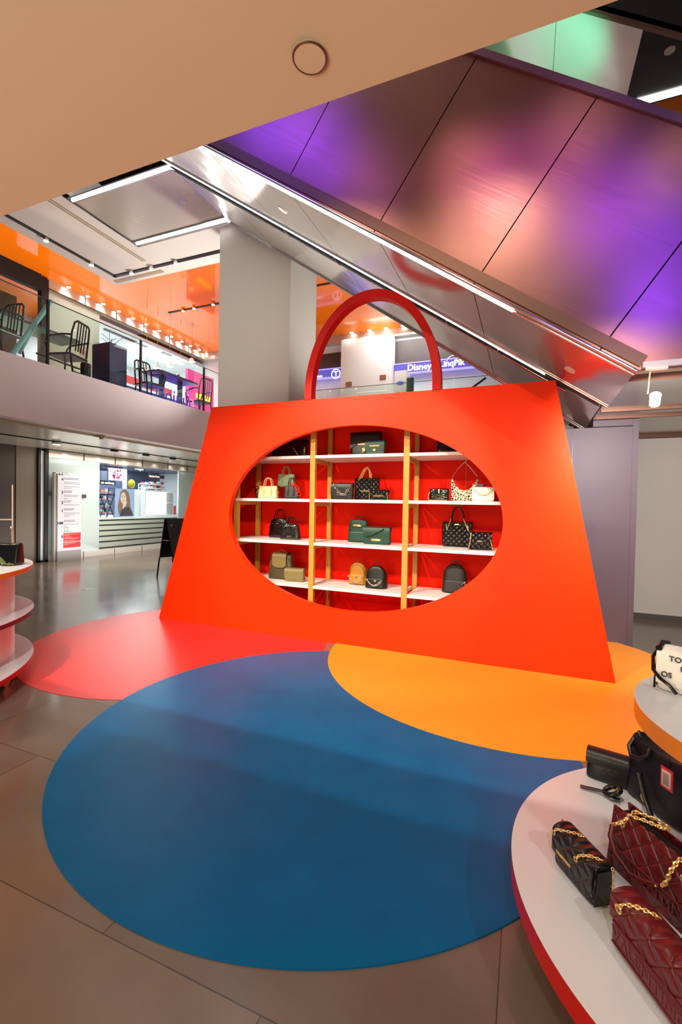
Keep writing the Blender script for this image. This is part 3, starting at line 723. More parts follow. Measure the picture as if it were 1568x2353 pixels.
# --- bottom shelf
z = SZ[3]+.0005
shelf_bag('backpack', 615, 673, 1272, 1332, z, 5.28, .15, M['olive_d'], 'olive and dark brown backpack at the left of the bottom shelf', dome=.05, pocket=0, flap_front=M['olive'], tmat=mat('pink_brown_leather', (170, 110, 95), .5), rot=.06, metal=M['silver'], logo=('GUESS', .018, .20), lo=.075, zmat=M['olive'])
shelf_bag('flap', 654, 698, 1307, 1337, z, 5.06, .10, M['olive'], 'small olive flap bag in front of the olive backpack on the bottom shelf', t0=.12, curve=.25, rot=.15, metal=M['silver'], logo=('GUESS', .018, .025))
for x0, x1, yt, yb, yy, mm, lab in ((799, 843, 1292, 1344, 5.26, 'mustard', 'mustard yellow backpack with a pale chain swag on the bottom shelf'), (837, 890, 1300, 1353, 5.08, 'blk_leather', 'small black backpack with a pale chain swag beside the mustard one')):
    shelf_bag('backpack', x0, x1, yt, yb, z, yy, .13, M[mm], lab, rot=.05, dome=.28, metal=M['silver'], heart=(0, .095, .016), chain=[catenary((-.095, -.11, .12), (.095, -.11, .12), .075)], link=.022, lr=.004, ratio=.8,
              tmat=M['blk_leather'] if mm != 'mustard' else mat('brown_leather', (130, 70, 40), .5))
for ch in []: pass
shelf_bag('backpack', 1013, 1076, 1296, 1364, z, 5.10, .15, M['grey_mono'], 'charcoal patterned backpack at the right of the bottom shelf', rot=.05, dome=.25, metal=M['silver'], hmat=M['blk_leather'], zmat=M['charcoal'],
          chain=[[(.09, -.12, .12), (.12, -.11, .15), (.13, -.09, .10)]], link=.016, lr=.002)

# ================================================================== ESCALATORS
SL = .692; V1 = 3.75; E0 = Vector((.704, 0, 2.579)); TOPZ = 6.469
def ez(x): return E0.z-SL*(x-E0.x)
XT = E0.x-(TOPZ-E0.z)/SL
inc = Vector((-1, 0, SL)).normalized(); nrm_up = Vector((SL, 0, 1)).normalized()
escA = thing('escalator', 'nearer escalator with violet-lit brushed steel side rising to the left over the giant red bag', 'escalator', (.7, 4.4, 2.55), group='escalators crossing the atrium')
escB = thing('escalator', 'farther escalator with steel underside and fluorescent tubes, right behind the violet-lit one', 'escalator', (.7, 5.9, 2.55), group='escalators crossing the atrium')
escC = thing('escalator', 'upper escalator with green-tinted steel underside at the top right of the atrium', 'escalator', (1, 6, 6.47), group='escalators crossing the atrium')
seams = [-2.165, -1.277, -.429, .465]
xs_ = [-2.165-.885*k for k in range(4, 0, -1)]+seams
G = .004; PH = 1.46
for i in range(len(xs_)-1):
    a, b_ = xs_[i]+G, xs_[i+1]-G
    if i == 0: a = xs_[0]
    P = [Vector((a, V1, ez(a))), Vector((b_, V1, ez(b_)))]; Q = [p+nrm_up*PH for p in P]
    bm = BM(); prism(bm, [P[0], P[1], Q[1], Q[0]], (0, .03, 0)); obj('side_panel', bm, M['steel_side'], escA)
a = xs_[-1]+G; P0 = Vector((a, V1, ez(a))); Q0 = P0+nrm_up*PH
Q1 = Vector((2.0, V1, Q0.z-SL*(2.0-Q0.x)))
bm = BM(); prism(bm, [P0, Vector((E0.x, V1, E0.z)), Vector((5.5, V1, E0.z)), Vector((5.5, V1, Q1.z)), Q1, Q0], (0, .03, 0)); obj('side_panel', bm, M['steel_side'], escA)
# dark core behind the side panels and rail along the top
def strip(x0, x1, y0, y1, off, th, m, par, name, up=0):
    """bar along the incline from x0 to x1; off = distance above the underside plane"""
    bm = BM(); P = [Vector((x, y0, ez(x)))+nrm_up*off for x in (x0, x1)]
    P = [P[0], P[1], P[1]+nrm_up*th, P[0]+nrm_up*th]; prism(bm, P, (0, y1-y0, 0)); return obj(name, bm, m, par)
XL = -6.5
strip(xs_[0], .69, V1+.035, V1+.05, .02, PH-.04, M['darkgap'], escA, 'core_panel')
bm = BM(); A0 = Vector((-5.6, 0, ez(-5.6)))+nrm_up*PH; A1 = Vector((1.9, 0, ez(1.9)))+nrm_up*PH
prism(bm, [(A0.x, V1-.02, A0.z), (A1.x, V1-.02, A1.z), (A1.x+.03, V1-.02, A1.z+.045), (A0.x+.03, V1-.02, A0.z+.045)], (0, .08, 0)); obj('top_rail', bm, brushed('violet_rail', (118, 82, 110), .4, .4), escA)
strip(-5.6, .70, V1-.012, V1, .02, .085, M['bronze_strip'], escA, 'lower_trim')
# undersides, split at the seams
useam = [XT]+[-4.82+.885*k for k in range(1, 6)]+[E0.x]
useam = [XT, -3.93, -3.04, -2.16, -1.27, -.448, E0.x]
for esc, ya, yb in ((escA, V1+.04, 5.03), (escB, 5.22, 6.55)):
    for x0, x1 in zip(useam, useam[1:]):
        if esc is escB and x1 == E0.x: x1 = .66
        P = [Vector((x0+G, ya, ez(x0+G))), Vector((x1-G, ya, ez(x1-G)))]
        bm = BM(); prism(bm, [P[0], P[1], P[1]+nrm_up*.03, P[0]+nrm_up*.03], (0, yb-ya, 0)); obj('underside_panel', bm, M['steel_under'], esc)
    bm = BM(); box(bm, (XT-2.06, ya, TOPZ), (XT-.003, yb, TOPZ+.03)); obj('landing_panel', bm, M['steel_panel'], esc)
    strip(XT, E0.x-.1, ya, yb, .05, .6, M['darkgap'], esc, 'truss')
# lower landing underside of A
bm = BM(); box(bm, (E0.x, V1+.03, 2.579), (5.5, V1+.12, 2.66)); obj('landing_edge', bm, M['steel_panel'], escA)
bm = BM(); box(bm, (E0.x, V1+.12, 2.62), (5.5, 4.25, 2.68)); obj('landing_soffit', bm, M['bronze_strip'], escA)
# trims, light tubes
def rail(x0, x1, y, off, r, m, par, name, seg=10):
    bm = BM(); tube(bm, [Vector((x0, y, ez(x0)))+nrm_up*off, Vector((x1, y, ez(x1)))+nrm_up*off], r, seg); return obj(name, bm, m, par, smooth=True)
rail(XT, -.12, V1+.045, -.018, .017, M['tube'], escA, 'light_tube')
rail(XT, E0.x, V1+.085, -.012, .010, M['chrome'], escA, 'edge_trim')
rail(XT, E0.x, V1+.005, -.008, .012, M['chrome'], escA, 'edge_trim')
rail(XT, .15, 5.045, -.014, .010, M['tube'], escA, 'light_tube')
rail(XT, E0.x, 5.01, -.008, .008, M['chrome'], escA, 'edge_trim')
rail(XT, .35, 5.23, -.012, .016, M['chrome'], escB, 'edge_trim')
rail(XT, .35, 5.185, -.008, .010, M['black'], escB, 'edge_trim')
rail(XT, E0.x, 6.55, -.010, .016, M['chrome'], escB, 'edge_trim')
for x in (-2.9, -2.2, -1.3, -.85, -.3): 
    bm = BM(); P = Vector((x, 5.05, ez(x)))-nrm_up*.03; tube(bm, [P, P+Vector((0, .17, 0))], .008, 6); obj('cross_bracket', bm, M['chrome'], escB)
for px, py in ((650, 482), (420, 462)):
    if px == 650: q = E0; d = ray(px, py); n_ = Vector((SL, 0, 1)); p = CP+d*((n_.dot(Vector((E0.x, V1, E0.z))-CP))/n_.dot(d)); nn_ = nrm_up; par = escA
    else: p = PZ(px, py, TOPZ); nn_ = Vector((0, 0, 1)); par = escB
    bm = BM(); disc_at(bm, p-nn_*.004, .055, nn_, .01, 28); obj('access_cap', bm, M['white'], par)
p = PZ(1310, 850, 2.9)
d = ray(1310, 850); n_ = Vector((SL, 0, 1)); p = CP+d*((n_.dot(Vector((E0.x, V1, E0.z))-CP))/n_.dot(d))
bm = BM(); disc_at(bm, p-nrm_up*.004, .05, nrm_up, .01, 28); obj('access_cap', bm, M['white'], escA)
# landing tubes of B at the top left
for y, yo in ((5.19, 0), (6.50, 0)):
    bm = BM(); tube(bm, [(XT-2.02, y, TOPZ-.022), (XT+.02, y, TOPZ-.022)], .026, 12); obj('light_tube', bm, M['tube'], escB, smooth=True)
    for dy in (-.05, .05):
        bm = BM(); tube(bm, [(XT-2.05, y+dy, TOPZ-.012), (XT+.02, y+dy, TOPZ-.012)], .012, 8); obj('edge_trim', bm, M['chrome'], escB, smooth=True)
bm = BM(); box(bm, (XT-2.09, 3.8, TOPZ-.02), (XT-2.06, 6.6, TOPZ+.05)); obj('end_trim', bm, M['steel_dark'], escB)
# escalator C: lower landing and incline, one storey higher
XC = .99; ZC = 6.48; YC0, YC1 = 5.44, 6.36
def cz(x): return ZC-SL*(x-XC)
for x0, x1 in ((-3.1, -1.55), (-1.55, -.7), (-.7, .18), (.18, XC)):
    bm = BM(); P = [Vector((x0+.004, YC0, cz(x0+.004))), Vector((x1-.004, YC0, cz(x1-.004)))]; prism(bm, [P[0], P[1], P[1]+nrm_up*.03, P[0]+nrm_up*.03], (0, YC1-YC0+.2, 0)); obj('underside_panel', bm, M['steel_under'], escC)
bm = BM(); box(bm, (XC, YC0, ZC), (4.5, YC1+.15, ZC+.03)); obj('landing_panel', bm, M['steel_dark'], escC)
bm = BM(); tube(bm, [(XC+.12, 6.42, ZC-.02), (3.2, 6.42, ZC-.02)], .024, 10); obj('light_tube', bm, M['tube'], escC, smooth=True)
bm = BM(); p = PZ(1540, 115, ZC); disc_at(bm, p-Vector((0, 0, .004)), .05, (0, 0, 1), .01, 24); obj('access_cap', bm, M['white'], escC)
bm = BM(); P = [Vector((x, YC0-.03, cz(x))) for x in (-3.1, XC+1.6)]; prism(bm, [P[0]-nrm_up*.03, P[1]-nrm_up*.03, P[1]+nrm_up*.05, P[0]+nrm_up*.05], (0, .04, 0)); obj('edge_trim', bm, M['bronze_strip'], escC)
bm = BM(); prism(bm, [P[0], P[1], P[1]+Vector((0, 0, 2.2)), P[0]+Vector((0, 0, 2.2))], (0, .03, 0)); obj('side_panel', bm, M['darkgap'], escC)

# ================================================================== TRACKS AND LAMPS
def track(pts, m, label, name='light_track', w_=.03, group=None):
    bm = BM()
    for a, b_ in zip(pts, pts[1:]):
        a, b_ = Vector(a), Vector(b_); lo = Vector((min(a.x, b_.x)-w_, min(a.y, b_.y)-w_, a.z-.02)); hi = Vector((max(a.x, b_.x)+w_, max(a.y, b_.y)+w_, a.z)); box(bm, lo, hi)
    o = obj(name, bm, m); return tag(o, label, 'light track', group)
track([(-8.40, YB+.1, 6.469), (-8.40, 7.29, 6.469), (-5.3, 7.29, 6.469)], M['black'], 'black L-shaped light track on the upper white ceiling', w_=.035)
def downlight(c, nrm, r, label, group, name='spotlight', m=None, th=.05):
    t = thing(name, label, 'light', c, 0, group)
    n_ = Vector(nrm).normalized()
    bm = BM(); disc_at(bm, Vector(c)-n_*th*.5, r, n_, th, 16); hs = obj('housing', bm, M['silver'], t)
    bm = BM(); disc_at(bm, Vector(c)-n_*(th+.003), r*.82, n_, .006, 16); obj('lens', bm, m or M['lamp'], hs, world=False)
    return t
tl = ['on the left arm, nearer the beige ceiling', 'on the left arm, nearer the corner', 'just right of the track corner', 'second right of the track corner', 'closest to the grey column']
for i, q in enumerate([(106, 549), (210, 605), (303, 625), (349, 614), (405, 602)]):
    p = PZ(*q, 6.44); downlight((p.x, p.y, 6.45), (0, 0, 1), .05, 'small spotlight on the L-shaped upper track, '+tl[i], 'spotlights on the upper L-shaped track')
bm = BM()
for a, b_ in (((-8.95, 7.40), (-8.95, 7.30)), ):
    pass
box(bm, (-8.62, 7.44, 6.462), (-7.25, 7.54, 6.469)); o = obj('air_vent', bm, M['tan']); tag(o, 'long slim air vent slot at the corner of the upper white ceiling', 'air vent')
# second track under the orange ceiling
track([(-9.87, 10.48, 7.149), (-3.8, 10.48, 7.149)], M['black'], 'black straight light track under the glossy orange ceiling, behind the column', w_=.03)
for i, q in enumerate([(421, 712), (446, 706), (490, 697)]):
    p = PZ(*q, 7.12); downlight((p.x, p.y, 7.13), (0, 0, 1), .05, 'small spotlight on the track under the orange ceiling, '+['left', 'middle', 'right'][i]+' one of three beside the column', 'spotlights under the orange ceiling')
# facade downlights
ORD = ['first', 'second', 'third', 'fourth', 'fifth', 'sixth', 'seventh', 'eighth', 'ninth', 'tenth', 'eleventh', 'twelfth']
yl = [8.3, 8.85, 9.35, 9.87, 10.4, 10.9, 11.45, 12.0, 12.5, 12.94, 13.4, 13.8]
for i, y in enumerate(yl):
    downlight((XS+.09, y, 7.15), (0, 0, 1), .06, '%s downlight from the left above the upper left glass shop front' % ORD[i], 'downlights above the upper left shop front', 'downlight', th=.02)
    light('SPOT', (XS+.11, y, 7.10), (XS-.04, y, 6.3), 16, WHITE, .03, 120, .8)
for i, x in enumerate([-5.35, -4.75, -4.2, -3.65, -3.1, -2.5]):
    downlight((x, 13.7, 7.15), (0, 0, 1), .08, '%s downlight from the left in the far row seen through the red handle' % ORD[i], 'downlights above the far shop fronts', 'downlight', th=.03)
    light('SPOT', (x, 13.45, 7.08), (x, 13.8, 5), 22, WHITE, .03, 120, .7)
for i, y in enumerate([8.3, 9.3, 10.2, 10.75, 11.4, 12.1, 12.7]):
    light('SPOT', (XS+.12, y, 2.84), (XS-.02, y, 2.2), 3.5, WHITE, .03, 130, .8)
# lower walkway track
track([(-9.56, 5.0, 2.859), (-9.56, 13.5, 2.859)], M['black'], 'black light track under the steel walkway ceiling on the left', w_=.016)
for y in (8.31, 9.33, 10.33):
    bm = BM(); box(bm, (-9.60, y-.08, 2.80), (-9.50, y+.08, 2.838), .004); o = obj('track_adapter', bm, M['black']); tag(o, 'empty black adapter on the lower left light track, '+{8.31: 'nearest', 9.33: 'middle', 10.33: 'farthest'}[y]+' of three', 'track adapter', 'adapters on the lower left track')
downlight((-9.56, 6.82, 2.838), (0, 0, 1), .09, 'glowing round spotlight on the lower left light track', None, th=.05)
light('SPOT', (-9.56, 6.82, 2.76), (-9.56, 6.82, 0), 60, WHITE, .04, 120, .5)
for q, lab in (((99, 976), 'left'), ((320, 1015), 'right')):
    p = PZ(*q, 2.9); bm = BM(); disc_at(bm, (-7.98, p.y, 2.893), .05, (0, 0, 1), .012, 20); o = obj('recessed_spot', bm, M['chrome']); tag(o, 'small recessed spot in the tan soffit edge, '+lab+' one of two', 'light', 'recessed spots in the tan soffit')
p = PZ(222, 1001, 2.9); t = thing('smoke_detector', 'brown dome smoke detector under the tan soffit edge of the left walkway', 'smoke detector', (-8.0, p.y, 2.9))
bm = BM(); cyl(bm, (-8.0, p.y), .075, 2.872, 2.899, 24); obj('base', bm, M['tan'], t); bm = BM(); cyl(bm, (-8.0, p.y), .03, 2.82, 2.872, 20, .055); obj('sensor', bm, M['tan'], t)
# rail with hanging lamp at the right
t = thing('track_lamp', 'white track with a hanging lit spotlight at the right under the escalator landing', 'spotlight', (.8, 3.87, 2.6))
bm = BM(); box(bm, (.725, 3.715, 2.582), (3.2, 3.745, 2.625), .003); obj('track', bm, mat('lilac_white_metal', (196, 188, 196), .4), t)
bm = BM(); c0 = PY(1495, 853, 3.72); box(bm, (c0.x-.03, 3.70, 2.560), (c0.x+.10, 3.74, 2.582), .003); obj('adapter', bm, M['white'], t)
c1 = PY(1489, 905, 3.72); bm = BM(); tube(bm, [(c0.x, 3.72, 2.56), (c1.x, 3.72, c1.z)], .005, 8); obj('stem', bm, M['white'], t)
c2 = PY(1506, 918, 3.72)
bm = BM(); disc_at(bm, c2+Vector((.005, .02, .012)), .036, (.1, .7, -.7), .05, 20); obj('head', bm, M['white'], t)
bm = BM(); disc_at(bm, c2-Vector((0, .0, 0)), .031, (.1, .7, -.7), .085, 20); obj('bulb', bm, M['lamp'], t)

# ================================================================== GLASS RAILINGS
gl = thing('glass_railing', 'glass balustrade with dark posts along the left upper walkway', 'railing', (-7.75, 8, 3.915))
pj = [YB, 5.36, 7.40, 9.46, 11.5, 12.55]
for a, b_ in zip(pj, pj[1:]):
    bm = BM(); box(bm, (-7.76, a+.01, 3.92), (-7.745, b_-.01, 5.035)); obj('glass_pane', bm, M['glass'], gl)
for y in pj[1:-1]:
    bm = BM(); box(bm, (-7.775, y-.016, 3.92), (-7.73, y+.016, 5.035)); obj('post', bm, M['black'], gl)
bm = BM(); box(bm, (-7.765, YB, 5.035), (-7.74, 12.55, 5.045)); obj('top_edge', bm, M['steel_dark'], gl)
g2 = thing('glass_railing', 'glass balustrade of the far upper walkway seen through the red handle', 'railing', (-3, 12.5, 3.9))
for a, b_ in ((-7.6, -5.7), (-5.7, -3.8), (-3.8, -1.9), (-1.9, 0), (0, 2)):
    bm = BM(); box(bm, (a+.01, 12.49, 3.9), (b_-.01, 12.505, 5.03)); obj('glass_pane', bm, M['glass'], g2)
    bm = BM(); box(bm, (a+.01, 12.485, 5.03), (b_-.01, 12.51, 5.045)); obj('top_edge', bm, M['steel_dark'], g2)

# ================================================================== FAR SHOP FRONT (upper floor)
blue = mat('blue_lightbox', (52, 44, 120), .3, emit=(.10, .08, .42, 1), es=1.0)
def sign(x0, x1, z0, z1, label):
    t = thing('shop_sign', label, 'sign', ((x0+x1)/2, 13.8, z0), 0, 'blue shop signs over the far shop fronts')
    zm = (z0+z1)/2
    bm = BM(); box(bm, (x0, 13.78, z0), (x1, 13.9, z1)); obj('lightbox', bm, blue, t)
    for z_ in (z0, z1): bm = BM(); box(bm, (x0, 13.75, z_-.015), (x1, 13.9, z_+.015)); obj('frame', bm, mat('violet_glow_edge', (120, 110, 200), .3, emit=(.35, .3, .9, 1), es=1.2), t)
    return t
t = sign(-9, -5.66, 5.78, 6.06, 'blue illuminated shop sign with a circled T, left of the far white pier')
cT = PY(772, 859, 13.76)
bm = BM(); tube(bm, [(cT.x+.15*cos(a*pi/12), 13.76, cT.z+.15*sin(a*pi/12)) for a in range(24)], .014, 6, True); obj('ring', bm, M['text_white'], t)
text('lettering', 'T', .26, M['text_white'], t, (cT.x, 13.77, cT.z-.09), align='CENTER', bold=.004)
text('lettering', 'TEZCH', .10, M['text_white'], t, (cT.x+.2, 13.77, cT.z+.06), bold=.002)
text('lettering', 'onco', .13, M['text_white'], t, (cT.x-.62, 13.77, cT.z-.06), align='CENTER', bold=.003)
t = sign(-3.93, 1.5, 5.68, 5.98, 'blue illuminated shop sign with two shop names, right of the far white pier')
a, b_ = PY(936, 852, 13.76), PY(974, 848, 13.76)
text('lettering', 'Disney', .27, M['text_white'], t, (a.x, 13.77, a.z+.0), bold=.006)
a = PY(1010, 843, 13.76)
text('lettering', 'LinqPik', .25, M['text_white'], t, (a.x, 13.77, a.z+.0), bold=.006)
bm = BM(); tube(bm, [(a.x+.42+.2*cos(pi*k/10), 13.76, a.z+.14+.16*sin(pi*k/10)) for k in range(11)], .008, 6); obj('arc', bm, M['text_white'], t)
for i, (px, py) in enumerate(((802, 883), (880, 867))):
    c = PY(px, py, 13.54); bm = BM(); box(bm, (c.x-.10, 13.53, c.z-.075), (c.x+.10, 13.549, c.z+.075), .004); o = obj('wall_plate', bm, mat('copper_plate', (150, 112, 92), .3, .8)); tag(o, 'small copper plate on the far white pier, '+['left', 'right'][i]+' of the two', 'wall plate', 'copper plates on the far pier')
# promo totem and figure behind the far railing
t = thing('promo_stand', 'white promotion stand with blue and red picture behind the far railing', 'advertising stand', (-3.7, 13.0, 3.8))
a, b_ = PY(907, 853, 12.9), PY(935, 850, 12.9)
bm = BM(); box(bm, (a.x, 12.9, 3.8), (b_.x, 13.3, a.z), .005); obj('body', bm, M['white'], t)
cx = (a.x+b_.x)/2
bm = BM(); sphere(bm, (cx, 12.895, a.z-.36), .12, (1, .05, .45)); obj('blue_motif', bm, mat('sky_blue_print', (60, 130, 215), .4), t)
bm = BM(); sphere(bm, (cx-.06, 12.895, a.z-.78), .13, (.8, .05, 1.3)); sphere(bm, (cx+.09, 12.895, a.z-.76), .12, (.8, .05, 1.2)); obj('red_motif', bm, mat('red_print_motif', (215, 70, 60), .4), t)
bm = BM(); c = PY(941, 885, 12.8); box(bm, (c.x-.06, 12.65, 3.8), (c.x+.14, 12.85, c.z+.22), .06); o = obj('dark_bin', bm, M['green']); tag(o, 'dark green rounded bin beside the white promotion stand behind the far railing', 'bin')
bm = BM(); tube(bm, [PY(1062, 908, 12.44), PY(1117, 868, 12.44)], .03, 8); o = obj('handrail', bm, M['black'], smooth=True); tag(o, 'short black slanting handrail end beyond the giant bag, under the escalator', 'handrail')

# ================================================================== UPPER LEFT: shop interior and cafe furniture
def chair_model(label, loc, rot, group):
    t = thing('slat_back_chair', label, 'chair', loc, rot, group); m = M['chairblack']
    bm = BM(); box(bm, (-.21, -.20, .43), (.21, .22, .46), .012); obj('seat', bm, m, t, world=False)
    for sx in (-1, 1):
        obj('leg', tube(BM(), [(sx*.19, -.18, .44), (sx*.21, -.23, 0)], .014, 8), m, t, world=False, smooth=True)
        obj('leg', tube(BM(), [(sx*.18, .20, .46), (sx*.20, .30, 0)], .014, 8), m, t, world=False, smooth=True)
        obj('armrest', tube(BM(), [(sx*.20, -.18, .45), (sx*.235, -.19, .60), (sx*.24, -.14, .66), (sx*.24, .10, .68), (sx*.20, .24, .68)], .013, 8), m, t, world=False, smooth=True)
    fr = [(-.19, .20, .45), (-.19, .24, .72), (-.17, .27, .84), (-.12, .285, .87), (.12, .285, .87), (.17, .27, .84), (.19, .24, .72), (.19, .20, .45)]
    obj('back_frame', tube(BM(), fr, .015, 8), m, t, world=False, smooth=True)
    for x in (-.09, -.03, .03, .09): obj('slat', tube(BM(), [(x, .22, .50), (x, .28, .865)], .010, 6), m, t, world=False, smooth=True)
    obj('stretcher', tube(BM(), [(-.2, -.2, .2), (.2, -.2, .2)], .009, 6), m, t, world=False); obj('stretcher', tube(BM(), [(-.19, .255, .22), (.19, .255, .22)], .009, 6), m, t, world=False)
    return t
ZU = 3.80
CH = 'dark slat-back chairs on the upper walkway'
c1 = chair_model('dark slat-back armchair on the upper walkway between the leaning cyan tube and the navy box', (-8.75, 6.45, ZU), radians(-75), CH); c1.scale = (1.25, 1.25, 1.55)
def chair_copy(label, loc, rot, sc=(1.2, 1.2, 1.5)):
    c = copy_tree(c1); c.location = loc; c.rotation_euler = (0, 0, rot); c['label'] = label; c.scale = sc
chair_copy('dark chair at the far left of the upper walkway, before the long table', (-8.6, 5.05, ZU), radians(10))
chair_copy('dark slat-back chair just right of the navy box on the upper walkway', (-8.75, 8.65, ZU), radians(80))
chair_copy('dark armchair at the right end of the upper table, beside the pink wall', (-8.9, 10.65, ZU), radians(-100))
def table(label, a, b_, z_, m, edge, legs):
    t = thing('cafe_table', label, 'table', ((a[0]+b_[0])/2, (a[1]+b_[1])/2, ZU), 0, 'cafe tables on the upper walkway')
    bm = BM(); box(bm, (a[0], a[1], z_-.05), (b_[0], b_[1], z_), .004); obj('table_top', bm, m, t)
    for x, y in legs:
        bm = BM(); box(bm, (x-.05, y-.05, ZU), (x+.05, y+.05, z_-.05)); obj('leg', bm, edge, t)
    return t
tealt = mat('teal_grey_top', (70, 88, 84), .35)
table('long grey-green table at the left end of the upper walkway', (-9.6, 4.0), (-9.0, 6.95), 5.02, tealt, M['brown_mid'], [(-9.3, 5.1), (-9.3, 6.3)])
table('dark square-edged table at the right end of the upper walkway, before the pink shop wall', (-9.5, 9.1), (-8.9, 10.6), 5.02, M['purple_edge'], M['navy'], [(-9.2, 9.5), (-9.2, 10.2)])
xq = -9.2; q0 = PX(252, 785, xq); q1 = PX(292, 800, xq); q2 = PY(212, 780, q0.y)
t = thing('podium', 'tall navy blue box planter with bare twigs on the upper walkway', 'planter', ((xq+q2.x)/2, (q0.y+q1.y)/2, ZU))
bm = BM(); box(bm, (q2.x, q0.y, ZU), (xq, q1.y, q0.z), .006); obj('box', bm, M['navy'], t)
random.seed(8)
for i in range(7):
    a = Vector(((xq+q2.x)/2+random.uniform(-.1, .1), (q0.y+q1.y)/2+random.uniform(-.15, .15), q0.z-.01)); b_ = a+Vector((random.uniform(-.1, .1), random.uniform(-.4, .4), random.uniform(.2, .42))); m_ = a.lerp(b_, .5)+Vector((0, random.uniform(-.06, .06), .05))
    obj('twig', tube(BM(), [a, m_, b_], .006, 5), M['black'], t)
def plant(label, c, r, group='small plants on the cafe tables'):
    t = thing('potted_plant', label, 'plant', c, 0, group)
    bm = BM(); cyl(bm, (c[0], c[1]), r*.35, c[2], c[2]+r*.5, 12, r*.5); obj('pot', bm, M['white'], t)
    bm = BM()
    for i in range(26):
        a = random.uniform(0, 2*pi); e = random.uniform(.2, 1.3); d = Vector((cos(a)*cos(e), sin(a)*cos(e), sin(e))); s = d.cross(Vector((0, 0, 1))).normalized()*r*.16
        p = Vector(c)+Vector((0, 0, r*.5)); bm.faces.new([bm.verts.new(p+d*r*.2), bm.verts.new(p+d*r*.7+s), bm.verts.new(p+d*r*1.2), bm.verts.new(p+d*r*.7-s)])
    obj('leaves', bm, M['plant'], t)
plant('small green plant on the long grey-green table at the far left', (-9.3, 4.9, 5.02), .22)
plant('small green plant on the dark table beside the pink shop wall', (-9.3, 10.2, 5.02), .13)
# leaning cyan tube
a, b_ = PX(28, 815, -7.9), PX(118, 692, -7.9)
bm = BM(); tube(bm, [a, b_], .04, 12); o = obj('leaning_tube', bm, M['cyan'], smooth=True); tag(o, 'pale cyan lacquered tube leaning behind the left glass railing', 'pole')
bm = BM(); tube(bm, [PX(45, 812, -8.0), PX(106, 702, -8.0)], .025, 12); o = obj('leaning_tube', bm, M['cyan'], smooth=True); tag(o, 'thinner cyan tube tucked behind the larger leaning one', 'pole')
c = PX(195, 845, -8.2); bm = BM(); box(bm, (-8.25, c.y-.08, ZU), (-8.12, c.y+.10, c.z+.10), .04); tube(bm, [(-8.2, c.y-.1, c.z-.06), (-8.3, c.y-.9, c.z+.02)], .018, 8); o = obj('stool_back', bm, M['chairblack'], smooth=True); tag(o, 'low dark stool with rounded back left of the navy box', 'stool')
# pink neon shop wall and letters at the right end
pink = mat('pink_lit_wall', (215, 50, 130), .3, emit=(.8, .08, .35, 1), es=.55)
bluel = mat('violet_lit_counter', (50, 30, 230), .3, emit=(.10, .05, .95, 1), es=.9)
t = thing('neon_bar', 'pink and violet lit bar front at the right end of the upper walkway', 'bar', (-10.9, 12, ZU))
bm = BM(); box(bm, (-10.6, 12.0, ZU), (-10.5, 13.35, 6.0)); obj('pink_panel', bm, pink, t)
bm = BM(); box(bm, (-10.65, 10.2, ZU), (-10.45, 12.6, 4.75)); obj('counter', bm, bluel, t)
bm = BM(); box(bm, (-10.7, 9.2, 4.75), (-10.4, 12.0, 4.80)); obj('counter_top', bm, M['navy'], t)
yel = mat('yellow_lit_shelf', (230, 210, 60), .4, emit=(.8, .65, .05, 1), es=1)
bm = BM(); box(bm, (-10.49, 12.4, 5.12), (-10.44, 13.1, 5.28)); obj('lit_shelf', bm, yel, t)
bm = BM(); box(bm, (-10.7, 9.0, 4.95), (-10.6, 11.4, 5.15)); obj('red_strip', bm, mat('red_lit_strip', (200, 50, 50), .4, emit=(.7, .1, .1, 1), es=.6), t)
nb = mat('dark_neon_tube', (30, 20, 90), .3, emit=(.05, .02, .5, 1), es=.5); npk = mat('pink_neon_tube', (255, 80, 120), .3, emit=(1, .1, .25, 1), es=2.5)
ns = thing('neon_sign', 'script lettering sign in dark and pink tubes before the violet lit bar', 'sign', (-8.0, 10, 4.2))
a = PX(356, 906, -8.0)
text('lettering', '\u03a0\u03bf\u03af\u03ba\u03b9\u03bb', .42, nb, ns, (-8.0, a.y, a.z-.10), RX, .012, bold=-.002)
a2 = PX(430, 925, -8.0)
text('lettering', 'la', .42, npk, ns, (-8.0, a2.y, a2.z-.06), RX, .008, bold=-.002)
bm = BM(); tube(bm, [(-8.0, a.y-.05, a.z-.12), (-8.0, a2.y+.45, a2.z-.09)], .012, 6); obj('rail', bm, M['black'], ns)
for y_, z_ in ((a.y, a.z-.12), (a2.y+.4, a2.z-.09)): bm = BM(); tube(bm, [(-8.0, y_, ZU), (-8.0, y_, z_)], .012, 6); obj('post', bm, M['black'], ns)
# pendant lamps in the upper bar
for i, (px, py) in enumerate(((337, 848), (362, 843), (390, 838), (415, 832), (441, 828))):
    c = PX(px, py, -9.9); tt = thing('pendant_lamp', '%s white pendant lamp from the left over the dark upper table' % ORD[i], 'pendant lamp', (c.x, c.y, c.z), 0, 'pendant lamps over the upper table')
    bm = BM(); cyl(bm, (c.x, c.y), .11, c.z-.05, c.z+.06, 20, .05); obj('shade', bm, M['white'], tt, smooth=True)
    bm = BM(); disc_at(bm, (c.x, c.y, c.z-.052), .09, (0, 0, 1), .006, 16); obj('bulb', bm, M['lamp'], tt)
    bm = BM(); tube(bm, [(c.x, c.y, c.z+.06), (c.x, c.y, 7.14)], .004, 6); obj('cord', bm, M['tan'], tt)
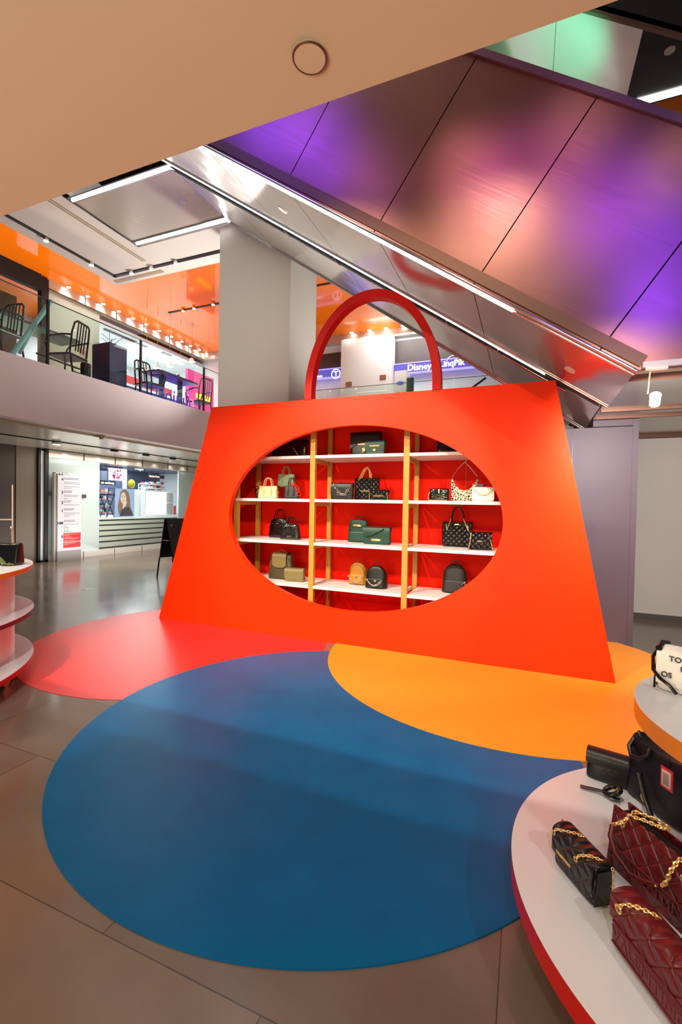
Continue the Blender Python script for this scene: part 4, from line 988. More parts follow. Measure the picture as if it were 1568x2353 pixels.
# light track seen inside the upper shop
bm = BM(); box(bm, (-14.2, 9.33, 6.7), (-11.5, 14, 6.8)); struct('ceiling_shop', bm, M['interior'])
for i, ((x0, y0), (x1, y1)) in enumerate((((240, 755), (345, 795)), ((373, 808), (398, 816)))):
    a, b_ = PX(x0, y0, -12.3), PX(x1, y1, -12.3); zz = 6.6
    a, b_ = PZ(x0, y0, 6.7), PZ(x1, y1, 6.7)
    bm = BM(); box(bm, (a.x-.04, a.y, 6.66), (a.x+.04, b_.y, 6.7)); o = obj('light_track', bm, M['black']); tag(o, 'black light track inside the bright upper shop, '+['longer left', 'shorter right'][i]+' one', 'light track', 'tracks inside the upper shop')
for px, py, i in ((193, 809, 0),):
    c = PX(px, py, XS); bm = BM(); box(bm, (XS+.001, c.y-.11, c.z-.08), (XS+.014, c.y+.11, c.z+.08), .003); o = obj('glass_clamp', bm, M['chrome']); tag(o, 'square metal lock plate on the upper beige glass, left of the navy box', 'lock plate')
for px, py, lab in ((191, 1140, 'right of the directory totem'), (111, 1135, 'beside the black door frame')):
    c = PX(px, py, XS); bm = BM(); box(bm, (XS+.001, c.y-.09, c.z-.05), (XS+.014, c.y+.09, c.z+.05), .003); o = obj('glass_clamp', bm, M['chrome']); tag(o, 'square metal lock plate on the lower shop glass, '+lab, 'lock plate', 'lock plates on the lower glass')
gs = text('exit_sign', 'EXIT', .16, mat('green_sign', (30, 120, 70), .4, emit=(.02, .4, .15, 1), es=.5), None, PX(22, 668, -13.05)-Vector((0, 0, .05)), RX)
tag(gs, 'faint green exit sign in the dark upper room at the far left', 'sign')
# ================================================================== LOWER LEFT: directory totem, cosmetics shop, A-board
t = thing('directory_totem', 'tall light grey store directory totem with floor numbers and a red block', 'directory', (-11.05, 8.2, 0))
X0 = -11.06; ya, yb, zt = 7.93, 8.60, 2.25
bm = BM(); box(bm, (-11.2, ya, .25), (X0, yb, zt), .004); obj('board', bm, mat('light_grey_board', (205, 203, 208), .35), t)
bm = BM(); box(bm, (-11.2, ya-.04, 0), (-11.13, ya, zt+.02)); box(bm, (-11.2, ya-.04, zt), (-11.13, yb, zt+.03)); obj('frame', bm, M['white'], t)
bm = BM(); box(bm, (-11.2, ya, 0), (X0-.004, yb, .25)); obj('plinth', bm, mat('grey_plinth', (150, 148, 146), .4), t)
def tz(py): return PX(150, py, X0).z
for s, py in (('6-5', 1090), ('4', 1102), ('3', 1132), ('2', 1155), ('1', 1174), ('HM', 1202), ('0', 1233)):
    text('lettering', s, .10, M['text_dark'], t, (X0+.002, ya+.15, tz(py)-.03), RX, .001, align='RIGHT', bold=.003)
rows = [(1087, .12, 0), (1091, .18, 1), (1098, .40, 0), (1101, .42, 0), (1108, .45, 1), (1111, .45, 1), (1118, .44, 1), (1122, .2, 1), (1128, .22, 0), (1131, .22, 0), (1138, .43, 1), (1141, .4, 1), (1146, .1, 2), (1151, .2, 0), (1154, .18, 1), (1160, .43, 1), (1169, .3, 0), (1172, .26, 0), (1179, .43, 1), (1183, .3, 1), (1187, .15, 1), (1196, .3, 0), (1199, .3, 0), (1205, .43, 1), (1209, .1, 1), (1213, .14, 0), (1218, .13, 0), (1222, .2, 2)]
for ci, mm in ((0, 'text_dark'), (1, 'text_grey'), (2, 'text_red')):
    bm = BM()
    for py, L, c_ in rows:
        if c_ != ci: continue
        y = ya+.17
        while y < ya+.17+L: q = random.uniform(.02, .06); box(bm, (X0+.0005, y, tz(py)-.006), (X0+.002, min(y+q, ya+.17+L), tz(py)+.006)); y += q+.012
    obj('directory_text', bm, M[mm], t)
bm = BM(); box(bm, (X0+.0005, ya+.16, tz(1245)), (X0+.003, yb-.02, tz(1225))); box(bm, (X0+.0005, ya+.16, tz(1259)), (X0+.003, yb-.02, tz(1246.5))); obj('red_block', bm, M['sign_red'], t)
bm = BM()
for py, L in ((1228, .42), (1231, .15), (1235, .2), (1238, .4), (1242, .3), (1249, .3), (1252, .12)): box(bm, (X0+.003, ya+.18, tz(py)-.004), (X0+.004, ya+.18+L, tz(py)+.004))
obj('block_text', bm, mat('pale_pink_text', (245, 190, 190), .5), t)
# slatted display counter in the shop window
t = thing('slatted_window_plinth', 'pale plinth with dark horizontal gaps below the cosmetics shop window', 'plinth', (-11.5, 10.9, 0))
bm = BM(); box(bm, (-11.75, 9.40, .16), (-11.36, 12.53, 1.02)); obj('plinth_body', bm, mat('pale_greige', (214, 210, 198), .5), t)
bm = BM()
for i, z_ in enumerate((.18, .36, .52, .68, .84, .98)): box(bm, (-11.37, 9.40, z_), (-11.35, 12.53, z_+.035))
obj('gap_lines', bm, M['charcoal'], t)
bm = BM(); box(bm, (-14.2, 9.38, 1.02), (-11.42, 13.9, 1.06)); obj('window_ledge', bm, M['interior'], t)
# shop interior: dark back wall area & shelves
bm = BM(); box(bm, (-13.7, 9.4, 1.06), (-13.6, 14, 2.66)); box(bm, (-14.2, 9.3, 2.66), (-11.5, 14, 2.86)); struct('wall_shop_dark', bm, mat('slate_shop_wall', (70, 76, 98), .5))
def framed(name, label, cat, x, y0, y1, z0, z1, m, fm_, group=None):
    t = thing(name, label, cat, (x, (y0+y1)/2, z0), 0, group)
    bm = BM(); box(bm, (x-.05, y0, z0), (x, y1, z1)); obj('frame', bm, fm_, t)
    bm = BM(); box(bm, (x+.0005, y0+.03, z0+.03), (x+.006, y1-.03, z1-.03)); obj('screen', bm, m, t)
    for y in (y0+.05, y1-.06): bm = BM(); box(bm, (x-.03, y, z1), (x-.02, y+.01, 2.659)); obj('hanger', bm, M['black'], t)
    return t
XI = -12.2
a, b_ = PX(249, 1103, XI), PX(283, 1077, XI)
scr = mat('pink_screen', (240, 200, 205), .4, emit=(.85, .55, .6, 1), es=.9, vary=None)
t = framed('display_screen', 'pink lit advertising screen high in the cosmetics shop window', 'screen', XI, a.y, b_.y, a.z, b_.z, scr, M['white'])
bm = BM(); random.seed(3)
for i in range(40): y = random.uniform(a.y+.05, b_.y-.08); z_ = random.uniform(a.z+.05, b_.z-.1); box(bm, (XI+.006, y, z_), (XI+.009, y+random.uniform(.01, .06), z_+random.uniform(.02, .09)))
obj('picture', bm, mat('magenta_print', (190, 70, 110), .4, emit=(.4, .08, .15, 1), es=.6), t)
# white fascia pillars
bm = BM(); p1, p2 = PX(287, 1060, XI), PX(291, 1060, XI); box(bm, (XI-.1, p1.y, 1.06), (XI, p2.y+.02, 2.655)); o = obj('shop_post', bm, M['interior']); tag(o, 'slim white post between the pink screen and the dark part of the shop', 'post')
def hung_sign(txt, px, py, size, lab, m, n_):
    c = PX(px, py, XI+.05); L = size*.55*len(txt); t = thing('hanging_shop_sign', lab, 'sign', (c.x, c.y+L/2, c.z), 0, 'hanging signs in the cosmetics shop')
    text('lettering', txt, size, m, t, c, RX, .004)
    bm = BM(); box(bm, (c.x-.012, c.y-.03, c.z-.03), (c.x-.006, c.y+L, c.z+size*.9)); obj('panel', bm, M['charcoal'], t)
    for y in (c.y, c.y+L-.03): bm = BM(); box(bm, (c.x-.012, y, c.z+size*.9), (c.x-.006, y+.012, 2.659)); obj('hanger', bm, M['charcoal'], t)
hung_sign('YSL BEAUTE', 242, 1069, .12, 'sign with white letters above the pink screen in the cosmetics shop', M['text_white'], 0)
hung_sign('no makeup', 232, 1111, .11, 'sign with white letters below the pink screen in the cosmetics shop', M['text_white'], 1)
hung_sign('Douglas', 309, 1079, .12, 'sign with white letters high in the dark part of the cosmetics shop', M['text_white'], 2)
hung_sign('clarins Paris', 343, 1096, .10, 'sign with pink letters above the middle product shelves in the cosmetics shop', mat('pink_lit_letters', (250, 160, 160), .4, emit=(1, .45, .4, 1), es=1.2), 3)
# product shelves (back left and centre)
cols = [mat('carton_'+n_, c_, .4) for n_, c_ in (('salmon', (235, 150, 130)), ('white', (240, 236, 230)), ('slate', (60, 60, 80)), ('magenta', (200, 60, 100)), ('pale_blue', (180, 200, 215)))]
def shelves(label, x, y0, y1, zs, group):
    t = thing('product_shelf', label, 'shelf', (x, (y0+y1)/2, zs[0]), 0, group)
    for z_ in zs: bm = BM(); box(bm, (x-.25, y0, z_-.03), (x, y1, z_)); obj('board', bm, cols[0] if zs[-1] < 2.0 else M['interior'], t)
    for y in (y0, y1-.02): bm = BM(); box(bm, (x-.25, y, 1.06), (x-.23, y+.02, zs[-1])); obj('upright', bm, M['interior'], t)
    return t
PRODG = 'cosmetics boxes on the shop shelves'
y0, y1 = PX(231, 1150, -12.6).y, PX(256, 1150, -12.6).y
zs = [1.2, 1.42, 1.64, 1.86]
shelves('stepped shelves with pink and white boxes behind the tall black stool in the cosmetics shop', -12.6, y0, y1, zs, None)
LV = ['bottom', 'second', 'third', 'top']
def products(x, y0, y1, zs, n, where):
    for li, z_ in enumerate(zs):
        y = y0+.05; ci = 0
        while y < y1-.16:
            w_ = random.uniform(.05, .12); h_ = random.uniform(.05, .13); bm = BM(); box(bm, (x-.18, y, z_+.0005), (x-.05, y+w_, z_+h_)); m_ = random.choice(cols); o = obj('product_box', bm, m_)
            tag(o, '%s %s box from the left on the %s board of the %s' % (ORD[ci], m_.name[7:].replace('_', ' '), LV[li] if li < len(zs)-1 else 'top', where), 'box', PRODG); y += w_+random.uniform(.02, .06); ci += 1
products(-12.6, y0, y1, zs, 5, 'stepped shelves')
y0, y1 = PX(330, 1110, -12.6).y, PX(385, 1110, -12.6).y
zs = [1.92, 2.06, 2.20]
shelves('white product shelves in the middle of the cosmetics shop, above the blank white counter', -12.6, y0, y1, zs, None)
products(-12.6, y0, y1, zs, 8, 'middle shop shelves')
# poster with a woman's portrait (flat panel)
XPO = -11.75
a, b_ = PX(264, 1186, XPO), PX(309, 1124, XPO)
t = thing('portrait_poster', 'pale blue poster of a long-haired woman in a dark jacket in the shop window', 'poster', (XPO, (a.y+b_.y)/2, a.z))
bm = BM(); box(bm, (XPO-.03, a.y, 1.062), (XPO, b_.y, b_.z)); obj('board', bm, mat('pale_blue_print', (172, 190, 232), .5), t)
w_ = b_.y-a.y; h_ = b_.z-a.z
def blob(name, pts, m, off):
    bm = BM(); P = [(XPO+.001+off, a.y+w_*u, a.z+h_*v) for u, v in pts]; prism(bm, P, (.0015, 0, 0)); obj(name, bm, m, t)
def ell(cx, cy, rx, ry, n=20): return [(cx+rx*cos(2*pi*k/n), cy+ry*sin(2*pi*k/n)) for k in range(n)]
hair = mat('hair_print', (146, 112, 92), .5); skin = mat('skin_print', (236, 208, 192), .5); jac = mat('jacket_print', (70, 62, 72), .5)
blob('hair', [(.18, .1), (.14, .35), (.22, .62), (.26, .85), (.38, .96), (.55, .97), (.7, .85), (.76, .65), (.78, .4), (.85, .18), (.72, .04), (.3, .02)], hair, 0)
blob('jacket', [(.22, .0), (.34, .22), (.5, .3), (.68, .34), (.86, .2), (.95, .0)], jac, .002)
blob('neck', [(.38, .25), (.55, .38), (.62, .55), (.4, .5)], skin, .003)
blob('face', ell(.42, .66, .155, .21), skin, .004)
blob('hair_parting', [(.3, .9), (.45, .94), (.62, .84), (.66, .6), (.6, .5), (.56, .72), (.48, .86)], hair, .006)
for u in (.35, .48): blob('eye', ell(u, .70, .028, .014, 10), jac, .006)
blob('mouth', ell(.41, .555, .045, .016, 10), mat('lip_print', (200, 110, 110), .5), .006)
blob('brow', [(.31, .745), (.39, .755), (.39, .745), (.31, .735)], hair, .006); blob('brow', [(.44, .755), (.53, .745), (.53, .735), (.44, .745)], hair, .006)
# white counter parts beside the poster
a, b_ = PX(309, 1186, -11.95), PX(331, 1124, -11.95); bm = BM(); box(bm, (-12.3, a.y, 1.062), (-11.95, b_.y, b_.z-.02)); o = obj('counter_block', bm, M['interior']); tag(o, 'plain white block right beside the portrait poster', 'counter')
a, b_ = PX(333, 1184, -11.7), PX(384, 1128, -11.7)
lw = mat('backlit_white', (250, 250, 250), .5, emit=(1, 1, 1, 1), es=1.0)
t = thing('lightbox_counter', 'blank glowing white panel counter in the cosmetics shop window', 'counter', (-11.8, (a.y+b_.y)/2, 1.062))
bm = BM(); box(bm, (-11.9, a.y, 1.062), (-11.7, b_.y, b_.z)); obj('body', bm, M['interior'], t); bm = BM(); box(bm, (-11.70, a.y+.04, 1.12), (-11.69, b_.y-.04, b_.z-.05)); obj('panel', bm, lw, t)
# display cabinet at right with extinguisher-red item
a, b_ = PX(386, 1184, -12.0), PX(411, 1132, -12.0)
t = thing('glass_cabinet', 'grey display cabinet at the right end of the cosmetics shop window', 'cabinet', (-12.0, (a.y+b_.y)/2, 1.062))
bm = BM(); box(bm, (-12.3, a.y, 1.062), (-12.27, b_.y, b_.z)); obj('back_panel', bm, M['column'], t)
for z_ in (1.10, a.z+(b_.z-a.z)*.55, b_.z): bm = BM(); box(bm, (-12.27, a.y, z_-.02), (-12.0, b_.y, z_)); obj('shelf', bm, M['interior'], t)
c = PX(404, 1170, -12.05); bm = BM(); cyl(bm, (c.x-.05, c.y), .045, 1.10, 1.42, 14); o = obj('red_bottle', bm, M['sign_red'], smooth=True); tag(o, 'red cylinder standing in the grey display cabinet', 'bottle')
# tall folding stool
t = thing('folding_stool', 'tall black folding stool in the shop window beside the portrait poster', 'stool', (-11.75, 9.55, 1.062))
ys_, ye = PX(236, 1160, -11.8).y, PX(258, 1160, -11.8).y
zt = PX(247, 1138, -11.8).z; zb = 1.065
for x in (-11.95, -11.7):
    bm = BM(); tube(bm, [(x, ys_+.04, zb), (x, ye-.02, zt)], .012, 6); obj('leg', bm, M['black'], t)
    bm = BM(); tube(bm, [(x, ye-.02, zb), (x, ys_+.04, zt)], .012, 6); obj('leg', bm, M['black'], t)
bm = BM(); box(bm, (-11.97, ys_+.02, zt), (-11.68, ye, zt+.03)); obj('seat', bm, M['black'], t)
bm = BM(); tube(bm, [(-11.95, ye-.02, zt), (-11.95, ye, zt+.22), (-11.7, ye, zt+.22), (-11.7, ye-.02, zt)], .012, 6); obj('back_rail', bm, M['black'], t)
c = PX(305, 1112, -12.0)
bm = BM(); sphere(bm, (-12.05, c.y, c.z), .12, (.8, 1, 1.25)); o = obj('yellow_cloth', bm, mat('yellow_cloth', (190, 170, 30), .7), smooth=True); tag(o, 'yellow draped cloth on the counter behind the portrait poster', 'cloth')
bm = BM(); tube(bm, [(-12.05, c.y, 1.06), (-12.05, c.y, c.z-.145)], .02, 8); o = obj('cloth_stand', bm, M['black']); tag(o, 'black stand under the yellow cloth in the cosmetics shop', 'stand')
# A-board
t = thing('sandwich_board', 'black folding pavement sign standing left of the giant red bag', 'pavement sign', (-7.0, 7.6, 0))
f1 = PZ(361, 1325); f1 = Vector((f1.x, f1.y, 0)); apex = PY(393, 1191, f1.y+.18)
hx = apex.x; hz_ = apex.z
P = [Vector((f1.x, f1.y, 0)), Vector((hx, f1.y+.0, hz_))]
d_ = (P[1]-P[0]); wv = Vector((.35, .75, 0)).normalized()*.62
bl, tl_ = P[0]+d_*.33, P[1]
bm = BM(); prism(bm, [bl, bl+wv, tl_+wv, tl_], (-.02, .01, 0)); obj('front_board', bm, M['black'], t)
bm = BM(); f2 = Vector((hx+.42, f1.y-.1, 0)); dd = tl_-f2; b2 = f2+dd*.33; prism(bm, [b2, b2+wv, tl_+wv+Vector((.02, 0, 0)), tl_+Vector((.02, 0, 0))], (.02, 0, 0)); obj('back_board', bm, M['black'], t)
for a_, b2_ in ((P[0], bl), (P[0]+wv, bl+wv), (f2, b2), (f2+wv, b2+wv)):
    bm = BM(); tube(bm, [a_, b2_], .016, 8); obj('leg', bm, M['black'], t)
bm = BM(); m1 = bl.lerp(tl_, .45); m2 = b2.lerp(tl_, .45); tube(bm, [m1+wv*.02, m2], .010, 6); obj('stay_bar', bm, M['silver'], t)
c = tl_.lerp(b2, .18)+wv*.1; bm = BM(); tube(bm, [c+Vector((.045, 0, 0)), c+Vector((.05, .1, .03)), c+Vector((.06, .15, -.05)), c+Vector((.07, .05, -.08))], .008, 6); obj('chalk_mark', bm, mat('green_chalk', (80, 190, 90), .6, emit=(.1, .5, .15, 1), es=.3), t)  # a faint glow is put into the chalk colour
# floor sticker
c = PZ(199, 1354); bm = BM(); box(bm, (c.x-.09, c.y-.06, .0005), (c.x+.09, c.y+.06, .002)); o = obj('floor_sticker', bm, M['white']); tag(o, 'small white sticker on the grey floor before the directory totem', 'sticker')

# ================================================================== DISPLAY TABLES
def tier_table(label, tiers, post, feet):
    """tiers: (cx,cy,r,ztop,thick,edge material)"""
    x, y = tiers[0][:2]; t = thing('tiered_table', label, 'display table', (x, y, 0), 0, 'round tiered display tables')
    for (cx, cy, r, z_, th, em) in tiers:
        bm = BM(); cyl(bm, (cx, cy), r, z_-th, z_-.004, 128); e = obj('shelf_disc', bm, em, t)
        bm = BM(); cyl(bm, (cx, cy), r, z_-.004, z_, 128); e2 = obj('top_sheet', bm, M['table_white'], e, world=False)
        e2.matrix_parent_inverse = Matrix.Identity(4)
    px, py, pr, pz = post
    zz = [0.06]+[q[3] for q in tiers]
    for a_, b2_, q in zip([.05]+[q[3] for q in tiers[:-1]], [q[3]-q[4] for q in tiers], range(9)):
        if b2_-a_ < .02: continue
        bm = BM(); cyl(bm, (px, py), pr, a_, b2_, 64); obj('post', bm, M['table_white'], t, smooth=True)
    for (fx, fy) in feet:
        bm = BM(); disc_at(bm, (fx, fy, .032), .032, (1, .3, 0), .03, 16); box(bm, (fx-.012, fy-.012, .05), (fx+.012, fy+.012, tiers[0][3]-tiers[0][4])); obj('castor', bm, M['silver'], t)
    return t
ZT = .30; ZT2 = .95
tier_table('round two-tier display table with red-edged lower shelf and orange-edged top at the lower right', [(.847, 1.867, .871, ZT, .075, M['red_edge']), (.862, 1.774, .5025, ZT2, .062, M['orange_edge'])], (.93, 1.86, .12, 0), [(.30, 1.50), (.5, 2.4), (1.4, 1.6), (1.2, 2.5)])
PCX, PCY = -4.95, 1.70
import math as _m
tier_table('round three-tier display table with orange, aubergine and red edges cut by the left frame edge', [(-5.055, 1.533, 1.519, .20, .045, M['red_edge']), (-4.960, 1.784, 1.258, .60, .04, M['purple_edge']), (-4.90, 1.850, 1.162, 1.0, .04, M['orange_edge'])], (-4.87, 1.86, 1.0, 0), [(-4.05, 2.45), (-4.6, .6), (-5.8, 2.3), (-3.9, 1.6)])

# ================================================================== BAGS ON THE RIGHT TABLE
TG = 'handbags on the lower right display table'
def table_bag(kind, W, Hh, D, m, p1, ang, label, **k):
    """p1 = front-left base corner, ang = direction of the base edge (local +x)"""
    xd = Vector((cos(ang), sin(ang), 0)); yd = Vector((-sin(ang), cos(ang), 0)); c = Vector((p1[0], p1[1], ZT+.0008))+xd*W/2+yd*D/2
    return handbag(kind, W, Hh, D, m, c, ang, label, group=TG, **k)
# 1 black VALENTINO quilted flap bag
A1 = atan2(1.653-1.823, .230-.121)
W1 = .205
t = table_bag('flap', W1, .135, .075, M['blk_quilt_l'], (.118, 1.825), A1, 'small black quilted flap bag with gold lettering and gold chain on the white table edge', t0=.30, curve=.06, hmat=M['blk_leather'],
      chain=[[(-.085, -.040, .122), (-.075, -.048, .138), (-.045, -.030, .150), (-.03, .0, .150), (-.012, .02, .146)], [(.03, -.042, .112), (.045, -.045, .135), (.070, -.025, .150), (.095, .01, .146)], [(.105, .03, .13), (.108, .03, .06), (.112, .035, .02), (.125, .04, .006), (.14, .03, .005)]], link=.0125, lr=.0018)
text('lettering', 'VALENTINO', .0135, M['gold'], t, (-.073, -.0440, .056), extrude=.0015, world=False, bold=.0004)
for s, x_ in ((0, -.085), (1, .03)):
    bm = BM(); tube(bm, [(x_+.007*cos(a*pi/8), -.0475, .118+.007*sin(a*pi/8)-s*.008) for a in range(16)], .0022, 6, True); part('eyelet', bm, M['gold'], t)
bm = BM()
prism(bm, [(W1/2+.001, -.036, .01), (W1/2+.001, .036, .01), (W1/2+.001, .026, .12), (W1/2+.001, -.026, .12)], (.003, 0, 0)); part('gusset', bm, M['blk_gloss'], t)
bm = BM(); tube(bm, [(-W1/2, .0, .12), (-W1/2-.004, 0, .135), (-W1/2, 0, .15), (-W1/2+.004, 0, .138)], .0016, 6, True); part('side_ring', bm, M['silver'], t)
# 2 large burgundy quilted shopper
A2 = atan2(-.82, .58)
xd = Vector((cos(A2), sin(A2), 0)); yd = Vector((-sin(A2), cos(A2), 0))
t = thing('handbag', 'large burgundy quilted shopper bag with gold chain and leather straps on the white table', 'handbag', (0, 0, 0), 0, TG)
W2, H2, D2 = .40, .205, .13
c = Vector((.300, 1.905, ZT+.0008))+xd*W2/2+yd*D2/2; t.location = c; t.rotation_euler = (0, 0, A2)
def wall_sheet(y0, y1, lean, top=1.0):
    """front/back wall of the shopper: slightly trapezoid, thick sheet"""
    bm = BM(); nx, nz = 20, 10; g_ = {}
    for side in (0, 1):
        for i in range(nx+1):
            s = -1+2*i/nx
            for j in range(nz+1):
                u = j/nz; wdt = (W2/2)*(1-.02*(1-u))
                yy = (y0 if side == 0 else y1)+lean*u+(-1 if y0 < 0 else 1)*.006*sin(pi*u)*(1-s*s)
                g_[side, i, j] = bm.verts.new((s*wdt, yy, H2*u*(top)))
    for side in (0, 1):
        for i in range(nx):
            for j in range(nz): bm.faces.new((g_[side, i, j], g_[side, i+1, j], g_[side, i+1, j+1], g_[side, i, j+1]))
    for i in range(nx):
        for j in (0, nz): bm.faces.new((g_[0, i, j], g_[0, i+1, j], g_[1, i+1, j], g_[1, i, j]))
    for j in range(nz):
        for i in (0, nx): bm.faces.new((g_[0, i, j], g_[0, i, j+1], g_[1, i, j+1], g_[1, i, j]))
    return bm
part('front_panel', wall_sheet(-D2/2, -D2/2+.008, .030), M['red_quilt'], t)
part('back_panel', wall_sheet(D2/2-.008, D2/2, -.030), M['red_quilt'], t)
for s in (-1, 1):
    bm = BM(); prism(bm, [(s*W2/2*.97, -D2/2, .002), (s*W2/2*.97, D2/2, .002), (s*W2/2*.97, D2/2-.028, H2*.97), (s*W2/2*.92, .0, H2*.80), (s*W2/2*.97, -D2/2+.028, H2*.97)], (-s*.004, 0, 0)); part('side_panel', bm, M['burg'], t, smooth=False)
bm = BM(); box(bm, (-W2/2*.96, -D2/2+.002, .0), (W2/2*.96, D2/2-.002, .01)); part('base_panel', bm, M['burg'], t)
bm = BM(); box(bm, (-W2/2*.95, -.022, H2*.88), (W2/2*.95, .026, H2*.9)); part('lining', bm, M['darkgap'], t)
bm = BM(); box(bm, (-W2/2*.9, -.030, H2*.93), (W2/2*.95, -.026, H2*.97)); part('zip', bm, mat('brass_zip', (190, 120, 60), .3, .8), t)
for z_, r_ in ((.035, .004), (.075, .004)):
    bm = BM(); tube(bm, [(-W2/2*.955, -D2/2-.001+.03*z_/H2, z_), (-W2/2*.5, -D2/2-.005+.03*z_/H2, z_), (W2/2*.5, -D2/2-.005+.03*z_/H2, z_), (W2/2*.955, -D2/2-.001+.03*z_/H2, z_)], r_, 8); part('piping', bm, M['burg'], t)
text('lettering', 'VALENTINO', .052, M['burg'], t, (0, -D2/2-.0035, .038), extrude=.0008, world=False, align='CENTER', bold=.0004)
G1, G2 = (-.145, -.045, .178), (.085, -.045, .178)
part('chain', chain(BM(), [(-.175, -.062, .150), (-.16, -.058, .165), G1, (-.135, -.03, .205), (-.10, -.01, .213), (-.05, .02, .214), (-.045, .045, .212), (-.09, .035, .214), (-.14, .0, .213), (-.14, -.045, .195), (-.146, -.05, .178)], .016, .0026), M['gold'], t)
part('chain', chain(BM(), [G2, (.085, -.035, .208), (.06, -.04, .205), (.05, -.062, .16), (.045, -.075, .115), (.03, -.078, .10)], .017, .0028), M['gold'], t)
part('chain', chain(BM(), [(.095, -.05, .17), (.10, -.045, .19), (.11, -.035, .21), (.13, -.01, .214)], .017, .0028), M['gold'], t)
for g_ in (G1, (.085, -.047, .165)):
    bm = BM(); tube(bm, [(g_[0]+.009*cos(a*pi/8), g_[1]-.006, g_[2]-.004+.011*sin(a*pi/8)) for a in range(16)], .0026, 6, True); part('eyelet', bm, M['gold'], t)
part('strap', tube(BM(), [(-.175, -.064, .150), (-.165, -.082, .12), (-.13, -.092, .085), (-.07, -.095, .06), (-.02, -.088, .075), (.03, -.080, .10)], .008, 8, flat=.45), M['burg'], t)
for x_, z_ in ((-.17, .135), (.022, .094)):
    bm = BM(); sphere(bm, (x_, -.086, z_), .0035); part('rivet', bm, M['gold'], t)
# 3 small burgundy flap bag, nearest
A3 = atan2(1.361-1.550, .366-.264)
W3 = .30
t = table_bag('flap', W3, .155, .085, M['red_quilt'], (.262, 1.556), A3, 'burgundy quilted flap bag with gold eyelet chain nearest the camera on the white table', t0=.52, curve=.02, hmat=M['burg'],
      chain=[[(-.105, -.050, .140), (-.10, -.045, .155), (-.075, -.02, .168), (-.05, .01, .166), (-.038, .03, .158)]], link=.014, lr=.0022)
bm = BM(); box(bm, (-W3/2*.90, -.049, .018), (W3/2*.90, -.036, .080), .005); part('band', bm, M['burg'], t)
text('lettering', 'VALENTINO', .048, M['burg'], t, (0, -.0495, .032), extrude=.0008, world=False, align='CENTER', bold=.001)
for z_ in (.018, .080):
    bm = BM(); tube(bm, [(-W3/2*.94, -.036, z_), (-W3/2*.87, -.049, z_), (W3/2*.87, -.049, z_), (W3/2*.94, -.036, z_)], .0028, 8); part('piping', bm, M['burg'], t)
bm = BM(); tube(bm, [(-.105+.010*cos(a*pi/8), -.053, .136+.010*sin(a*pi/8)) for a in range(16)], .003, 6, True); part('eyelet', bm, M['gold'], t)
# 4 black rolled pouch with knotted strap
t = table_bag('pouch', .215, .128, .085, M['blk_leather'], (.292, 2.455), radians(-14), 'black clutch with fold-over top and knotted wrist strap on the white table')
part('fold_over', flap_bm(.213, .078, .128, .62, curve=.02), M['blk_leather'], t)
_inv = Matrix.Rotation(-t.rotation_euler.z, 4, 'Z') @ Matrix.Translation(-t.location)
def lp(px, py, z_): return _inv @ PZ(px, py, z_)
part('wrist_strap', tube(BM(), [lp(1334, 1806, .312), lp(1350, 1810, .313), lp(1372, 1815, .316), lp(1392, 1820, .322)], [.009, .009, .009, .009], 10, flat=.7), M['blk_leather'], t)
kc = lp(1408, 1822, .325)
part('knot', tube(BM(), [kc+Vector((.030*cos(a*pi/8), .020*sin(a*pi/8), .010+.016*sin(a*pi/8+1))) for a in range(16)], .011, 10, True), M['blk_gloss'], t)
part('knot_end', tube(BM(), [kc+Vector((-.02, -.01, -.006)), kc+Vector((.0, -.028, -.010)), kc+Vector((.032, -.022, -.008))], .010, 8, flat=.6), M['blk_gloss'], t)
part('buckle', tube(BM(), [kc+Vector((.0, -.012, .022)), kc+Vector((.014, -.016, .026)), kc+Vector((.024, -.008, .024)), kc+Vector((.016, .004, .026))], .0028, 6), M['gold'], t)
part('side_ring', tube(BM(), [(-.103, -.03+.010*cos(a*pi/6), .085+.012*sin(a*pi/6)) for a in range(12)], .0025, 6, True), M['gold'], t)
# 5 tall black tote
t = table_bag('tote', .30, .275, .15, M['blk_leather'], (.438, 2.415), radians(-58), 'tall soft black leather tote with a pinched top under the orange-edged shelf', hz=-.02, hr=.002, tabs=0, scoop=.10,
      strap=[[(-.05, -.08, .14), (.0, -.10, .07), (.06, -.12, .02), (.16, -.15, .012), (.25, -.16, .012)]], sr=.011)
part('pinch_fold', tube(BM(), [(-.135, -.030, .25), (-.13, -.062, .215), (-.10, -.078, .19), (-.06, -.072, .195), (-.035, -.052, .225), (-.04, -.04, .25)], .010, 8), M['blk_leather'], t)
part('pinch_fold', tube(BM(), [(-.145, .0, .15), (-.147, .0, .22), (-.132, -.01, .275), (-.10, -.02, .25)], [.012, .02, .008, .006], 8), M['blk_leather'], t)
part('buckle', tube(BM(), [(-.01, -.098, .085), (-.015, -.104, .065), (0, -.106, .05), (.02, -.106, .052)], .0028, 6), M['gold'], t)
tg = BM(); box(tg, (.075, -.100, .165), (.130, -.097, .250)); part('tag_frame', tg, M['sign_red'], t)
tg = BM(); box(tg, (.082, -.102, .175), (.123, -.100, .240)); part('price_tag', tg, mat('tag_paper', (215, 195, 190), .6), t)
tg = BM()
for i in range(7): box(tg, (.088, -.1025, .183+i*.007), (.115, -.102, .186+i*.007))
part('tag_print', tg, M['text_dark'], t)
